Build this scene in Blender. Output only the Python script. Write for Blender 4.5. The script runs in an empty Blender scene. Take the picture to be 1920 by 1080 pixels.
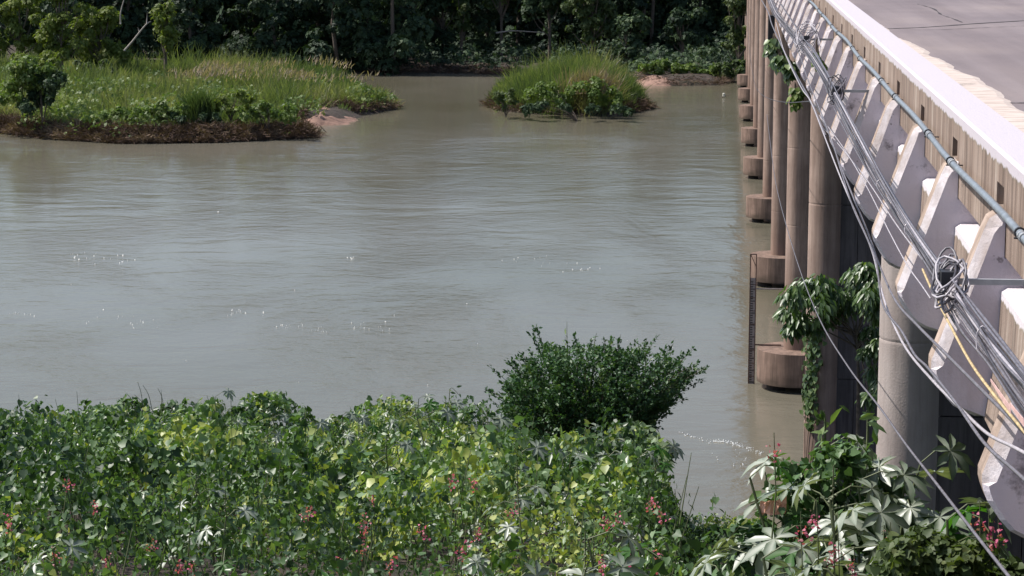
import bpy, math, random
import numpy as np
from math import sin, cos, radians, pi, atan, tan
from mathutils import Vector, Matrix
rng = np.random.default_rng(7)
random.seed(7)
sc = bpy.context.scene
COL = sc.collection

# ------------------------------------------------------------------ camera, world, sun, exposure
CAMZ = 17.9                       # metres above the river
F = 4000.0                        # focal length in photo pixels
PITCH = atan(640 / F); YAW = atan(405 * cos(PITCH) / F)
fw = np.array([-sin(YAW) * cos(PITCH), cos(YAW) * cos(PITCH), -sin(PITCH)])
rt = np.array([cos(YAW), sin(YAW), 0.0]); dn = np.cross(fw, rt)
cam_d = bpy.data.cameras.new('camera'); cam = bpy.data.objects.new('camera', cam_d); COL.objects.link(cam)
cam_d.sensor_width = 36; cam_d.lens = F / 1920 * 36; cam_d.clip_start = 0.1; cam_d.clip_end = 3000
M3 = Matrix([[rt[i], -dn[i], -fw[i]] for i in range(3)])
cam.matrix_world = Matrix.Translation((0, 0, CAMZ)) @ M3.to_4x4()
sc.camera = cam

SUN_EL, SUN_AZ = 52.0, -82.0      # azimuth clockwise from +Y (the way the bridge runs)
w = bpy.data.worlds.new('World'); sc.world = w; w.use_nodes = True
nt = w.node_tree; bg = nt.nodes['Background']
sky = nt.nodes.new('ShaderNodeTexSky'); sky.sky_type = 'NISHITA'; sky.sun_disc = False
sky.sun_elevation = radians(SUN_EL); sky.sun_rotation = radians(SUN_AZ); sky.dust_density = 1.8; sky.air_density = 1.0; sky.ozone_density = 1.6
nt.links.new(sky.outputs[0], bg.inputs[0]); bg.inputs[1].default_value = 0.125
sd = bpy.data.lights.new('sun', 'SUN'); sd.energy = 4.9; sd.angle = radians(0.5); sd.color = (1, 0.955, 0.9)
sun = bpy.data.objects.new('sun', sd); COL.objects.link(sun)
sdir = Vector((sin(radians(SUN_AZ)) * cos(radians(SUN_EL)), cos(radians(SUN_AZ)) * cos(radians(SUN_EL)), sin(radians(SUN_EL))))
sun.rotation_euler = sdir.to_track_quat('Z', 'Y').to_euler(); sun.location = (-20, 0, 60)
sc.view_settings.view_transform = 'Standard'; sc.view_settings.look = 'None'
sc.view_settings.exposure = 0.2; sc.view_settings.gamma = 1.0; sc.view_settings.use_curve_mapping = False
sc.cycles.max_bounces = 6; sc.cycles.transparent_max_bounces = 8

def ray(px, py):
    return fw + rt * (px - 960) / F + dn * (py - 540) / F
def atY(px, py, Y):
    r = ray(px, py); p = r * (Y / r[1]); p[2] += CAMZ; return p
def atX(px, py, X):
    r = ray(px, py); p = r * (X / r[0]); p[2] += CAMZ; return p
def atZ(px, py, z):
    r = ray(px, py); p = r * ((z - CAMZ) / r[2]); p[2] += CAMZ; return p

# ------------------------------------------------------------------ helpers
def link(o, parent=None):
    COL.objects.link(o)
    if parent is not None: o.parent = parent
    return o
def tag(o, label=None, cat=None, group=None, kind=None):
    if label: o['label'] = label
    if cat: o['category'] = cat
    if group: o['group'] = group
    if kind: o['kind'] = kind
    return o
def empty(name, loc, label, cat, group=None):
    o = bpy.data.objects.new(name, None); o.location = loc; o.empty_display_size = .2
    link(o); return tag(o, label, cat, group)
def mesh_np(name, V, faces=None, tris=None, mat=None, rnd=None, smooth=False):
    """V (n,3); tris (m,3) int array or a list of faces"""
    me = bpy.data.meshes.new(name)
    if tris is not None:
        tris = np.asarray(tris, dtype=np.int32); k = tris.shape[1]
        me.vertices.add(len(V)); me.vertices.foreach_set('co', np.asarray(V, dtype=np.float32).ravel())
        me.loops.add(tris.size); me.loops.foreach_set('vertex_index', tris.ravel())
        me.polygons.add(len(tris)); me.polygons.foreach_set('loop_start', np.arange(0, tris.size, k, dtype=np.int32))
        me.update(calc_edges=True)
    else:
        me.from_pydata([tuple(map(float, v)) for v in V], [], faces); me.update()
    if rnd is not None:
        a = me.attributes.new('rnd', 'FLOAT', 'POINT'); a.data.foreach_set('value', np.asarray(rnd, dtype=np.float32))
    if smooth: me.polygons.foreach_set('use_smooth', np.ones(len(me.polygons), dtype=bool))
    if mat is not None:
        for m in (mat if isinstance(mat, (list, tuple)) else [mat]): me.materials.append(m)
    return me
def obj(name, me, parent=None, loc=(0, 0, 0)):
    o = bpy.data.objects.new(name, me); o.location = loc; return link(o, parent)

class MB:
    """collects simple solids into one mesh"""
    def __init__(s): s.v = []; s.f = []; s.m = []
    def add(s, v, f, m=0):
        k = len(s.v); s.v += [tuple(map(float, p)) for p in v]; s.f += [tuple(i + k for i in q) for q in f]; s.m += [m] * len(f)
    def box(s, a, b, m=0):
        x0, y0, z0 = a; x1, y1, z1 = b
        s.add([(x0,y0,z0),(x1,y0,z0),(x1,y1,z0),(x0,y1,z0),(x0,y0,z1),(x1,y0,z1),(x1,y1,z1),(x0,y1,z1)],
              [(0,3,2,1),(4,5,6,7),(0,1,5,4),(1,2,6,5),(2,3,7,6),(3,0,4,7)], m)
    def tube(s, pts, r, n=6, m=0, cap=True):
        pts = [Vector(p) for p in pts]; L = len(pts)
        rs = r if hasattr(r, '__len__') else [r] * L
        k = len(s.v); up = Vector((0.13, 0.31, 0.94))
        for i, p in enumerate(pts):
            t = (pts[min(i + 1, L - 1)] - pts[max(i - 1, 0)]).normalized()
            a = t.cross(up)
            if a.length < .05: a = t.cross(Vector((1, 0, 0)))
            a.normalize(); b = t.cross(a)
            for j in range(n):
                q = p + (a * cos(2*pi*j/n) + b * sin(2*pi*j/n)) * rs[i]; s.v.append(tuple(q))
        for i in range(L - 1):
            for j in range(n):
                s.f.append((k+i*n+j, k+i*n+(j+1)%n, k+(i+1)*n+(j+1)%n, k+(i+1)*n+j)); s.m.append(m)
        if cap:
            s.f.append(tuple(k + j for j in range(n))); s.m.append(m)
            s.f.append(tuple(k + (L-1)*n + n-1-j for j in range(n))); s.m.append(m)
    def build(s, name, mats, parent=None, loc=(0,0,0), smooth=False):
        me = bpy.data.meshes.new(name); me.from_pydata(s.v, [], s.f)
        for m in (mats if isinstance(mats, (list, tuple)) else [mats]): me.materials.append(m)
        me.polygons.foreach_set('material_index', s.m); me.update()
        if smooth: me.polygons.foreach_set('use_smooth', np.ones(len(me.polygons), dtype=bool))
        return obj(name, me, parent, loc)

def crom(pts, seg=6):
    P = [Vector(p) for p in pts]; P = [2*P[0]-P[1]] + P + [2*P[-1]-P[-2]]; out = []
    for i in range(1, len(P) - 2):
        for k in range(seg):
            t = k / seg; a, b, c, d = P[i-1], P[i], P[i+1], P[i+2]
            out.append(.5 * ((2*b) + (c-a)*t + (2*a-5*b+4*c-d)*t*t + (-a+3*b-3*c+d)*t*t*t))
    out.append(P[-2]); return out

# value noise, vectorised
_perm = rng.random((64, 64, 64)).astype(np.float32)
def noise3(x, y, z):
    x, y, z = np.broadcast_arrays(*[np.asarray(a, float) for a in (x, y, z)])
    xi, yi, zi = np.floor(x).astype(int), np.floor(y).astype(int), np.floor(z).astype(int)
    fx, fy, fz = x-xi, y-yi, z-zi
    fx, fy, fz = [t*t*(3-2*t) for t in (fx, fy, fz)]
    g = lambda a, b, c: _perm[(xi+a) % 64, (yi+b) % 64, (zi+c) % 64]
    l = lambda a, b, t: a + (b-a)*t
    return l(l(l(g(0,0,0),g(1,0,0),fx), l(g(0,1,0),g(1,1,0),fx), fy), l(l(g(0,0,1),g(1,0,1),fx), l(g(0,1,1),g(1,1,1),fx), fy), fz)
def fbm(x, y, z=0., o=3):
    s = 0; a = .5
    for i in range(o): s = s + a*noise3(x*2**i+i*7.3, y*2**i+i*3.1, z*2**i+1.7*i); a *= .5
    return s / (1 - .5**o)

# ------------------------------------------------------------------ materials
def new_mat(name):
    m = bpy.data.materials.new(name); m.use_nodes = True; n = m.node_tree.nodes; n.clear()
    out = n.new('ShaderNodeOutputMaterial'); b = n.new('ShaderNodeBsdfPrincipled')
    m.node_tree.links.new(b.outputs[0], out.inputs[0]); return m, n, m.node_tree.links, b, out
def ramp(n, stops, interp='LINEAR'):
    r = n.new('ShaderNodeValToRGB'); e = r.color_ramp.elements; r.color_ramp.interpolation = interp
    e[0].position, e[0].color = stops[0][0], (*stops[0][1], 1); e[1].position, e[1].color = stops[-1][0], (*stops[-1][1], 1)
    for p, c in stops[1:-1]:
        q = e.new(p); q.color = (*c, 1)
    return r
def texnoise(n, L, scale, detail=4, rough=.55, stretch=(1, 1, 1), coord='Object', dist=0):
    tc = n.new('ShaderNodeTexCoord'); mp = n.new('ShaderNodeMapping'); mp.inputs['Scale'].default_value = stretch
    t = n.new('ShaderNodeTexNoise'); t.inputs['Scale'].default_value = scale; t.inputs['Detail'].default_value = detail
    t.inputs['Roughness'].default_value = rough; t.inputs['Distortion'].default_value = dist
    gp_ = n.new('ShaderNodeNewGeometry'); L.new(gp_.outputs['Position'], mp.inputs[0]); L.new(mp.outputs[0], t.inputs[0]); return t
def mixc(n, L, fac, a, b, mode='MIX'):
    m = n.new('ShaderNodeMix'); m.data_type = 'RGBA'; m.blend_type = mode
    for s, v in ((0, fac), (6, a), (7, b)):
        if hasattr(v, 'links') or hasattr(v, 'is_linked'): L.new(v, m.inputs[s])
        elif isinstance(v, tuple): m.inputs[s].default_value = (*v, 1)
        else: m.inputs[s].default_value = v
    return m.outputs[2]
def mathn(n, L, op, a, b=None, c=None):
    m = n.new('ShaderNodeMath'); m.operation = op
    for i, v in enumerate((a, b, c)):
        if v is None: continue
        if hasattr(v, 'is_linked'): L.new(v, m.inputs[i])
        else: m.inputs[i].default_value = v
    return m.outputs[0]
def bump(n, L, b, h, strength=.3, dist=.02):
    bp = n.new('ShaderNodeBump'); bp.inputs['Strength'].default_value = strength; bp.inputs['Distance'].default_value = dist
    L.new(h, bp.inputs['Height']); L.new(bp.outputs[0], b.inputs['Normal']); return bp

def concrete(name, base, dark, streak=None, streak_amt=.5, sc1=1.5, stretch=(1, 1, 1), grime=None, bstr=.35):
    m, n, L, b, o = new_mat(name)
    t1 = texnoise(n, L, sc1, 6, .6, (1, 1, 1)); r1 = ramp(n, [(.32, dark), (.62, base)]); L.new(t1.outputs[0], r1.inputs[0])
    c = r1.outputs[0]
    if streak:
        t2 = texnoise(n, L, 5.0, 5, .6, (1, 1, .07)); r2 = ramp(n, [(.42, (0, 0, 0)), (.62, (1, 1, 1))]); L.new(t2.outputs[0], r2.inputs[0])
        f = mathn(n, L, 'MULTIPLY', r2.outputs[0], streak_amt); c = mixc(n, L, f, c, streak)
        t4 = texnoise(n, L, 17.0, 4, .65, (1, 1, .06)); r4 = ramp(n, [(.5, (0, 0, 0)), (.7, (1, 1, 1))]); L.new(t4.outputs[0], r4.inputs[0])
        c = mixc(n, L, mathn(n, L, 'MULTIPLY', r4.outputs[0], streak_amt * .8), c, tuple(v * .55 for v in streak))
    if grime:
        t3 = texnoise(n, L, 2.2, 7, .7); r3 = ramp(n, [(.585, (0, 0, 0)), (.66, (1, 1, 1))]); L.new(t3.outputs[0], r3.inputs[0])
        c = mixc(n, L, mathn(n, L, 'MULTIPLY', r3.outputs[0], .75), c, grime)
        t6 = texnoise(n, L, 11, 3, .5); r6 = ramp(n, [(.70, (0, 0, 0)), (.735, (1, 1, 1))]); L.new(t6.outputs[0], r6.inputs[0]); c = mixc(n, L, mathn(n, L, 'MULTIPLY', r6.outputs[0], .7), c, grime)
        t7 = texnoise(n, L, 3.5, 6, .7, (1, 1, .12)); r7 = ramp(n, [(.5, (0, 0, 0)), (.75, (1, 1, 1))]); L.new(t7.outputs[0], r7.inputs[0]); c = mixc(n, L, mathn(n, L, 'MULTIPLY', r7.outputs[0], .45), c, (.33, .27, .25))
    L.new(c, b.inputs['Base Color']); b.inputs['Roughness'].default_value = .85; b.inputs['Specular IOR Level'].default_value = .25
    t5 = texnoise(n, L, 30, 6, .7); bump(n, L, b, t5.outputs[0], bstr, .02); return m

M = {}
M['fin_side'] = concrete('fin_side_paint', (.80, .745, .81), (.66, .60, .67), grime=(.13, .11, .12), sc1=.9)
M['fin_edge'] = concrete('fin_edge_concrete', (.50, .39, .32), (.34, .26, .215), (.24, .18, .14), .55, sc1=4)
M['fin_chamfer'] = concrete('fin_chamfer_paint', (.78, .73, .76), (.52, .45, .43), (.36, .28, .24), .35, sc1=6)
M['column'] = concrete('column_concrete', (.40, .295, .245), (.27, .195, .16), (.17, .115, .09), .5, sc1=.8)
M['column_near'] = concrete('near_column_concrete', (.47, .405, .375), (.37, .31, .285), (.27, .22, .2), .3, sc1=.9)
M['cap'] = concrete('pile_cap_concrete', (.30, .205, .16), (.20, .135, .105), (.10, .07, .055), .6, sc1=1.2)
M['pier'] = concrete('pier_wall_concrete', (.15, .13, .13), (.09, .08, .082), (.05, .042, .042), .5, sc1=.7)  # kept dark: the deck's shadow is put into the wall colour
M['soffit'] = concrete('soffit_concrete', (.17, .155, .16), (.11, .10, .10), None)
M['black'] = concrete('wet_pile', (.06, .045, .04), (.035, .03, .025))

def tide(m, z0, z1, col, amt):
    n, L = m.node_tree.nodes, m.node_tree.links; b = next(x for x in n if x.type == 'BSDF_PRINCIPLED')
    g = n.new('ShaderNodeNewGeometry'); sp = n.new('ShaderNodeSeparateXYZ'); L.new(g.outputs['Position'], sp.inputs[0])
    t = n.new('ShaderNodeTexNoise'); t.inputs['Scale'].default_value = 3; t.inputs['Detail'].default_value = 5
    z = mathn(n, L, 'MULTIPLY_ADD', t.outputs[0], .9, sp.outputs[2]); mr = n.new('ShaderNodeMapRange'); mr.inputs[1].default_value = z0+.45; mr.inputs[2].default_value = z1+.45; mr.inputs[3].default_value = amt; mr.inputs[4].default_value = 0
    L.new(z, mr.inputs[0]); src = b.inputs['Base Color'].links[0].from_socket; c = mixc(n, L, mr.outputs[0], src, col); L.new(c, b.inputs['Base Color'])
tide(M['cap'], .35, .75, (.075, .055, .04), .8)
tide(M['column'], 1.5, 5.5, (.20, .125, .09), .7)
def painted_wall(name, c_top, drip, base, dark, streak, top_white):
    """streaked concrete whose white coat stops in a ragged drip line; uses the height below the top in the uv map"""
    m, n, L, b, o = new_mat(name)
    uv = n.new('ShaderNodeUVMap'); uv.uv_map = 'h'; sep = n.new('ShaderNodeSeparateXYZ'); L.new(uv.outputs[0], sep.inputs[0])
    t1 = texnoise(n, L, 1.6, 5, .6); r1 = ramp(n, [(.3, dark), (.6, base)]); L.new(t1.outputs[0], r1.inputs[0]); c = r1.outputs[0]
    for s, z, lo, hi, amt, col in ((1.4, .08, .38, .64, .75, streak), (4.5, .05, .40, .66, .65, streak), (14, .07, .46, .66, .75, tuple(v*.45 for v in streak)), (5, .04, .56, .66, .4, (.62, .53, .45))):
        t2 = texnoise(n, L, s, 5, .65, (1, 1, z)); r2 = ramp(n, [(lo, (0, 0, 0)), (hi, (1, 1, 1))]); L.new(t2.outputs[0], r2.inputs[0])
        c = mixc(n, L, mathn(n, L, 'MULTIPLY', r2.outputs[0], amt), c, col)
    # moss line under the coat and the coat itself
    tn = texnoise(n, L, 9, 5, .7, (1, 1, .15)); edge = mathn(n, L, 'MULTIPLY', tn.outputs[0], drip)
    hgt = sep.outputs[1]
    d = mathn(n, L, 'SUBTRACT', hgt, edge)
    rw = ramp(n, [(.0, (1, 1, 1)), (.012, (0, 0, 0))]); L.new(d, rw.inputs[0])
    rg = ramp(n, [(.0, (1, 1, 1)), (.03, (0, 0, 0))]); L.new(d, rg.inputs[0])
    c = mixc(n, L, mathn(n, L, 'MULTIPLY', rg.outputs[0], .5), c, (.17, .17, .10))
    tw = texnoise(n, L, 40, 5, .7); rr = ramp(n, [(.3, tuple(v*.86 for v in top_white)), (.45, top_white)]); L.new(tw.outputs[0], rr.inputs[0])
    c = mixc(n, L, rw.outputs[0], c, rr.outputs[0])
    L.new(c, b.inputs['Base Color']); b.inputs['Roughness'].default_value = .8; b.inputs['Specular IOR Level'].default_value = .25
    t5 = texnoise(n, L, 45, 6, .7, (1, 1, .4)); bump(n, L, b, t5.outputs[0], .4, .02); return m
M['wall'] = painted_wall('parapet_wall', 0, .11, (.44, .345, .285), (.32, .245, .20), (.23, .165, .13), (.56, .51, .545))
M['beam'] = painted_wall('edge_beam_wall', 0, .10, (.46, .37, .31), (.35, .27, .225), (.25, .185, .15), (.70, .65, .68))  # ledge top whitened: sunlight on the concrete is put into its colour

def flat(name, col, rough=.6, metal=0., var=.25, scale=8, spec=.5, b_=.1):
    m, n, L, b, o = new_mat(name); t = texnoise(n, L, scale, 4)
    r = ramp(n, [(.3, tuple(v*(1-var) for v in col)), (.7, tuple(min(1, v*(1+var)) for v in col))]); L.new(t.outputs[0], r.inputs[0])
    L.new(r.outputs[0], b.inputs['Base Color']); b.inputs['Roughness'].default_value = rough; b.inputs['Metallic'].default_value = metal
    b.inputs['Specular IOR Level'].default_value = spec
    if b_: bump(n, L, b, t.outputs[0], b_, .01)
    return m
M['pipe'] = flat('galvanised_pipe', (.25, .28, .31), .42, .3, .2, 14)
M['coupling'] = flat('pipe_coupling', (.38, .39, .40), .5, .2)
M['clamp'] = flat('dark_clamp', (.03, .03, .035), .5)
M['cable'] = flat('grey_cable', (.15, .14, .16), .42, 0, .35, 20)
M['cable_light'] = flat('pale_cable', (.42, .39, .42), .4, 0, .25, 20)
M['cable_dark'] = flat('dark_cable', (.055, .05, .06), .45, 0, .3, 20)
M['cable_yellow'] = flat('yellowed_cable', (.50, .38, .20), .5, 0, .35, 20)
M['strap'] = flat('pink_strap', (.62, .40, .36), .6, 0, .2, 20)
M['rust'] = flat('rusty_steel', (.12, .065, .05), .8, 0, .5, 25)
M['gauge_face'] = flat('gauge_face', (.30, .26, .25), .6, 0, .3, 20)
M['gauge_mark'] = flat('gauge_marks', (.035, .03, .035), .6)
M['bark'] = flat('bark', (.13, .105, .085), .9, 0, .4, 9, .2, .5)
M['pale_bark'] = flat('pale_bark', (.36, .32, .28), .9, 0, .3, 9, .2, .4)
M['stem'] = flat('green_stem', (.11, .13, .06), .6, 0, .3, 12)
M['joint'] = flat('tarred_joint', (.045, .038, .04), .8)
M['debris'] = flat('pale_debris', (.6, .58, .5), .6, 0, .2, 12)

def leaf_mat(name, stops, rough=.5, trans=.25, spec=.5, patch=0.0):
    m, n, L, b, o = new_mat(name)
    a = n.new('ShaderNodeAttribute'); a.attribute_name = 'rnd'
    oi = n.new('ShaderNodeObjectInfo'); v = mathn(n, L, 'MULTIPLY_ADD', oi.outputs['Random'], .22, a.outputs['Fac'])
    v = mathn(n, L, 'SUBTRACT', v, .11)
    r = ramp(n, stops); L.new(v, r.inputs[0]); L.new(r.outputs[0], b.inputs['Base Color'])
    b.inputs['Roughness'].default_value = rough; b.inputs['Specular IOR Level'].default_value = spec
    tr = n.new('ShaderNodeBsdfTranslucent'); mul = mixc(n, L, 1.0, r.outputs[0], (1.5, 1.7, .55), 'MULTIPLY'); L.new(mul, tr.inputs[0])
    mx = n.new('ShaderNodeMixShader'); mx.inputs[0].default_value = trans
    L.new(b.outputs[0], mx.inputs[1]); L.new(tr.outputs[0], mx.inputs[2]); L.new(mx.outputs[0], o.inputs[0]); return m
M['leaf_vine'] = leaf_mat('vine_leaf', [(0, (.024, .055, .018)), (.35, (.065, .125, .038)), (.7, (.115, .20, .075)), (.93, (.22, .30, .16)), (1, (.38, .40, .06))], .46, .24, .5)
M['leaf_castor'] = leaf_mat('castor_leaf', [(0, (.08, .12, .07)), (.45, (.13, .17, .11)), (1, (.34, .37, .30))], .44, .15, .9)  # glaucous leaf; its whitish tones also paint the sun's sheen
M['leaf_castor_green'] = leaf_mat('castor_leaf_green', [(0, (.02, .075, .012)), (1, (.05, .14, .02))], .5, .4, .4)
M['leaf_bush'] = leaf_mat('fine_leaf', [(0, (.022, .055, .026)), (.6, (.065, .135, .052)), (1, (.20, .25, .09))], .5, .22, .4)
M['leaf_pier'] = leaf_mat('lance_leaf', [(0, (.045, .085, .03)), (.6, (.095, .16, .055)), (1, (.19, .26, .09))], .38, .3, .7)
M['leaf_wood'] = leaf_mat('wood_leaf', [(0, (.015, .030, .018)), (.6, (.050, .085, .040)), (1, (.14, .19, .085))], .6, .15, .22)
M['leaf_light'] = leaf_mat('light_leaf', [(0, (.05, .08, .03)), (.6, (.09, .125, .045)), (1, (.16, .18, .07))], .55, .3, .3)
M['leaf_pale'] = leaf_mat('pale_vine_leaf', [(0, (.09, .14, .07)), (.5, (.19, .25, .14)), (1, (.32, .38, .22))], .45, .3, .6)  # paler vine green: the mound's sunlit look is put into the leaf colour
M['leaf_yellow'] = leaf_mat('yellow_leaf', [(0, (.10, .14, .03)), (.6, (.17, .21, .05)), (1, (.26, .28, .08))], .55, .35, .3)
M['leaf_creeper'] = leaf_mat('creeper_leaf', [(0, (.07, .12, .03)), (.6, (.13, .19, .045)), (1, (.22, .27, .07))], .5, .3, .35)
M['grass'] = leaf_mat('river_grass', [(0, (.055, .085, .042)), (.4, (.12, .155, .075)), (.75, (.195, .21, .11)), (1, (.28, .255, .18))], .55, .3, .3)
M['straw'] = leaf_mat('dry_grass', [(0, (.07, .045, .035)), (.5, (.14, .09, .07)), (1, (.27, .20, .14))], .8, .1, .2)
M['plume'] = leaf_mat('grass_plume', [(0, (.22, .17, .13)), (1, (.42, .33, .25))], .8, .2, .2)
M['flower'] = leaf_mat('pink_petal', [(0, (.42, .06, .16)), (.6, (.66, .14, .28)), (1, (.66, .36, .36))], .6, .3, .3)

def ground_mat():
    m, n, L, b, o = new_mat('bank_soil'); t = texnoise(n, L, .6, 8, .65)
    r = ramp(n, [(.3, (.030, .024, .018)), (.5, (.060, .042, .032)), (.7, (.03, .034, .018))]); L.new(t.outputs[0], r.inputs[0])
    L.new(r.outputs[0], b.inputs['Base Color']); b.inputs['Roughness'].default_value = .95
    t2 = texnoise(n, L, 4, 8, .7); bump(n, L, b, t2.outputs[0], .8, .15); return m
M['ground'] = ground_mat()
M['sand'] = concrete('sandy_mud', (.31, .19, .145), (.17, .105, .08), sc1=1.6, bstr=1.0)

def road_mat():
    m, n, L, b, o = new_mat('road_asphalt')
    t = texnoise(n, L, .35, 5, .6, (1, .5, 1)); r = ramp(n, [(.3, (.19, .155, .16)), (.5, (.245, .20, .20)), (.7, (.30, .245, .232))]); L.new(t.outputs[0], r.inputs[0])
    t2 = texnoise(n, L, 60, 4, .75); c = mixc(n, L, .35, r.outputs[0], t2.outputs[0], 'OVERLAY')
    t3 = texnoise(n, L, 1.3, 4, .6, (1, .03, 1)); r3 = ramp(n, [(.4, (1, 1, 1)), (.62, (.78, .76, .76))]); L.new(t3.outputs[0], r3.inputs[0]); c = mixc(n, L, .8, c, r3.outputs[0], 'MULTIPLY')
    L.new(c, b.inputs['Base Color']); b.inputs['Roughness'].default_value = .8; bump(n, L, b, t2.outputs[0], .3, .01); return m
M['road'] = road_mat()
def gutter_mat():
    m, n, L, b, o = new_mat('gutter_concrete')
    t = texnoise(n, L, 6, 6, .7, (.35, 2.2, 1)); r = ramp(n, [(.36, (.42, .33, .28)), (.52, (.64, .54, .48)), (.75, (.70, .62, .56))]); L.new(t.outputs[0], r.inputs[0])
    L.new(r.outputs[0], b.inputs['Base Color']); b.inputs['Roughness'].default_value = .9; bump(n, L, b, t.outputs[0], .6, .03); return m
M['gutter'] = gutter_mat()

def water_mat():
    m, n, L, b, o = new_mat('river_water')
    # broad patches of silt
    t0 = texnoise(n, L, .035, 4, .5, (1, .55, 1)); r0 = ramp(n, [(.35, (.124, .112, .074)), (.65, (.170, .154, .120))]); L.new(t0.outputs[0], r0.inputs[0])
    L.new(r0.outputs[0], b.inputs['Base Color']); b.inputs['IOR'].default_value = 1.33; b.inputs['Specular IOR Level'].default_value = .5
    # ripples: fine chop whose strength follows slicks and current seams
    mask = texnoise(n, L, .07, 6, .65, (.7, .45, 1), dist=1.5); rm = ramp(n, [(.40, (.10, .10, .10)), (.52, (.55, .55, .55)), (.66, (1.3, 1.3, 1.3))]); L.new(mask.outputs[0], rm.inputs[0])
    a = texnoise(n, L, 1.1, 5, .6, (.75, 1.1, 1)); c = texnoise(n, L, .22, 3, .5, (.8, 1.3, 1), dist=.8)
    h = mathn(n, L, 'MULTIPLY', a.outputs[0], rm.outputs[0])
    h = mathn(n, L, 'MULTIPLY_ADD', c.outputs[0], 1.1, h)
    bp = bump(n, L, b, h, 1.0, .052)
    b.inputs['Roughness'].default_value = .13
    return m
M['water'] = water_mat()

# ------------------------------------------------------------------ ground and river
NEAR_L = ([0, 10, 13, 30, 50, 62, 70, 80], [16.2, 13.6, 12.6, 9.1, 5.0, 2.3, .2, -2])
NEAR_R = ([0, 10, 13, 22, 30, 45, 58, 64, 74], [16.0, 13.2, 12.1, 9.8, 7.6, 3.8, 1.5, .1, -2])
def wpt(x, y): p = atZ(x, y, 0); return (p[0], p[1])
left_poly = [(-260, 150), (-120, 182), wpt(0, 250), wpt(100, 262), wpt(230, 270), wpt(400, 268), wpt(590, 259), wpt(575, 243), wpt(560, 234), wpt(650, 231), wpt(680, 217), wpt(745, 204), wpt(742, 196), wpt(700, 180), wpt(630, 158), wpt(500, 147), (-60, 312), (-90, 330), (-260, 330)]
isle_poly = [wpt(912, 196), wpt(935, 208), wpt(1010, 214), wpt(1100, 217), wpt(1180, 213), wpt(1222, 204), wpt(1205, 190), wpt(1150, 178), wpt(1060, 172), wpt(980, 174), wpt(920, 184)]
far_poly = [(-300, 330), (-90, 325), wpt(500, 141), wpt(690, 138), wpt(800, 137), wpt(900, 139), wpt(1000, 143), wpt(1120, 150), wpt(1185, 155), wpt(1250, 161), wpt(1345, 160), wpt(1372, 155), wpt(1352, 146), wpt(1400, 141), (25, 315), (120, 320), (400, 330), (400, 900), (-300, 900)]
def sdist(poly, X, Y):
    """signed distance, positive inside"""
    d = np.full(X.shape, 1e9); ins = np.zeros(X.shape, bool); n = len(poly)
    for i in range(n):
        ax, ay = poly[i]; bx, by = poly[(i+1) % n]; ex, ey = bx-ax, by-ay
        t = np.clip(((X-ax)*ex + (Y-ay)*ey) / (ex*ex+ey*ey), 0, 1)
        d = np.minimum(d, np.hypot(X-ax-t*ex, Y-ay-t*ey))
        c = ((ay > Y) != (by > Y)) & (X < (bx-ax)*(Y-ay)/(by-ay+1e-12)+ax); ins ^= c
    return np.where(ins, d, -d)
def ground_h(X, Y):
    X = np.asarray(X, float); Y = np.asarray(Y, float)
    nz = fbm(X*.35, Y*.35) - .5; nz2 = fbm(X*1.3, Y*1.3, 5) - .5
    rgt = np.clip((X + .034*Y + .3) / 1.6, 0, 1)
    near = np.interp(Y, *NEAR_L)*(1-rgt) + np.interp(Y, *NEAR_R)*rgt + nz*.8 + nz2*.2
    near = np.where(Y > 90, -2.5, near)
    near = np.where(Y < 0, 16.0, near)
    h = np.maximum(near, -2.5)
    for poly, top, k in ((left_poly, 1.0, .5), (isle_poly, 1.1, .8), (far_poly, .9, .3)):
        d = sdist(poly, X, Y) + nz2*1.2
        hh = np.where(d > 0, np.minimum(top, d*k) + nz*.6*np.clip(d, 0, 1) + np.clip(d-6, 0, 300)*.02, d*.6)
        h = np.maximum(h, np.maximum(hh, -2.5))
    return h
def axis(parts):
    out = []
    for a, b_, s in parts: out += list(np.arange(a, b_, s))
    return np.array(out)
gx = axis([(-1500, -300, 60), (-300, -110, 10), (-110, -70, 2), (-70, 14, .9), (14, 60, 4), (60, 300, 20), (300, 1501, 60)])
gy = axis([(-300, -20, 20), (-20, 90, 1.0), (90, 180, 6), (180, 330, 1.0), (330, 420, 6), (420, 1800, 60)])
GX, GY = np.meshgrid(gx, gy); GZ = ground_h(GX, GY)
nx, ny = len(gx), len(gy); idx = np.arange(nx*ny).reshape(ny, nx)
quads = np.stack([idx[:-1, :-1], idx[:-1, 1:], idx[1:, 1:], idx[1:, :-1]], -1).reshape(-1, 4)
g = obj('ground', mesh_np('ground', np.stack([GX, GY, GZ], -1).reshape(-1, 3), tris=quads, mat=M['ground'], smooth=True))
tag(g, kind='structure')
wm = MB(); wm.add([(-1500, 35, 0), (1500, 35, 0), (1500, 1750, 0), (-1500, 1750, 0)], [(0, 1, 2, 3)])
tag(wm.build('river_water', M['water']), kind='structure')

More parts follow.
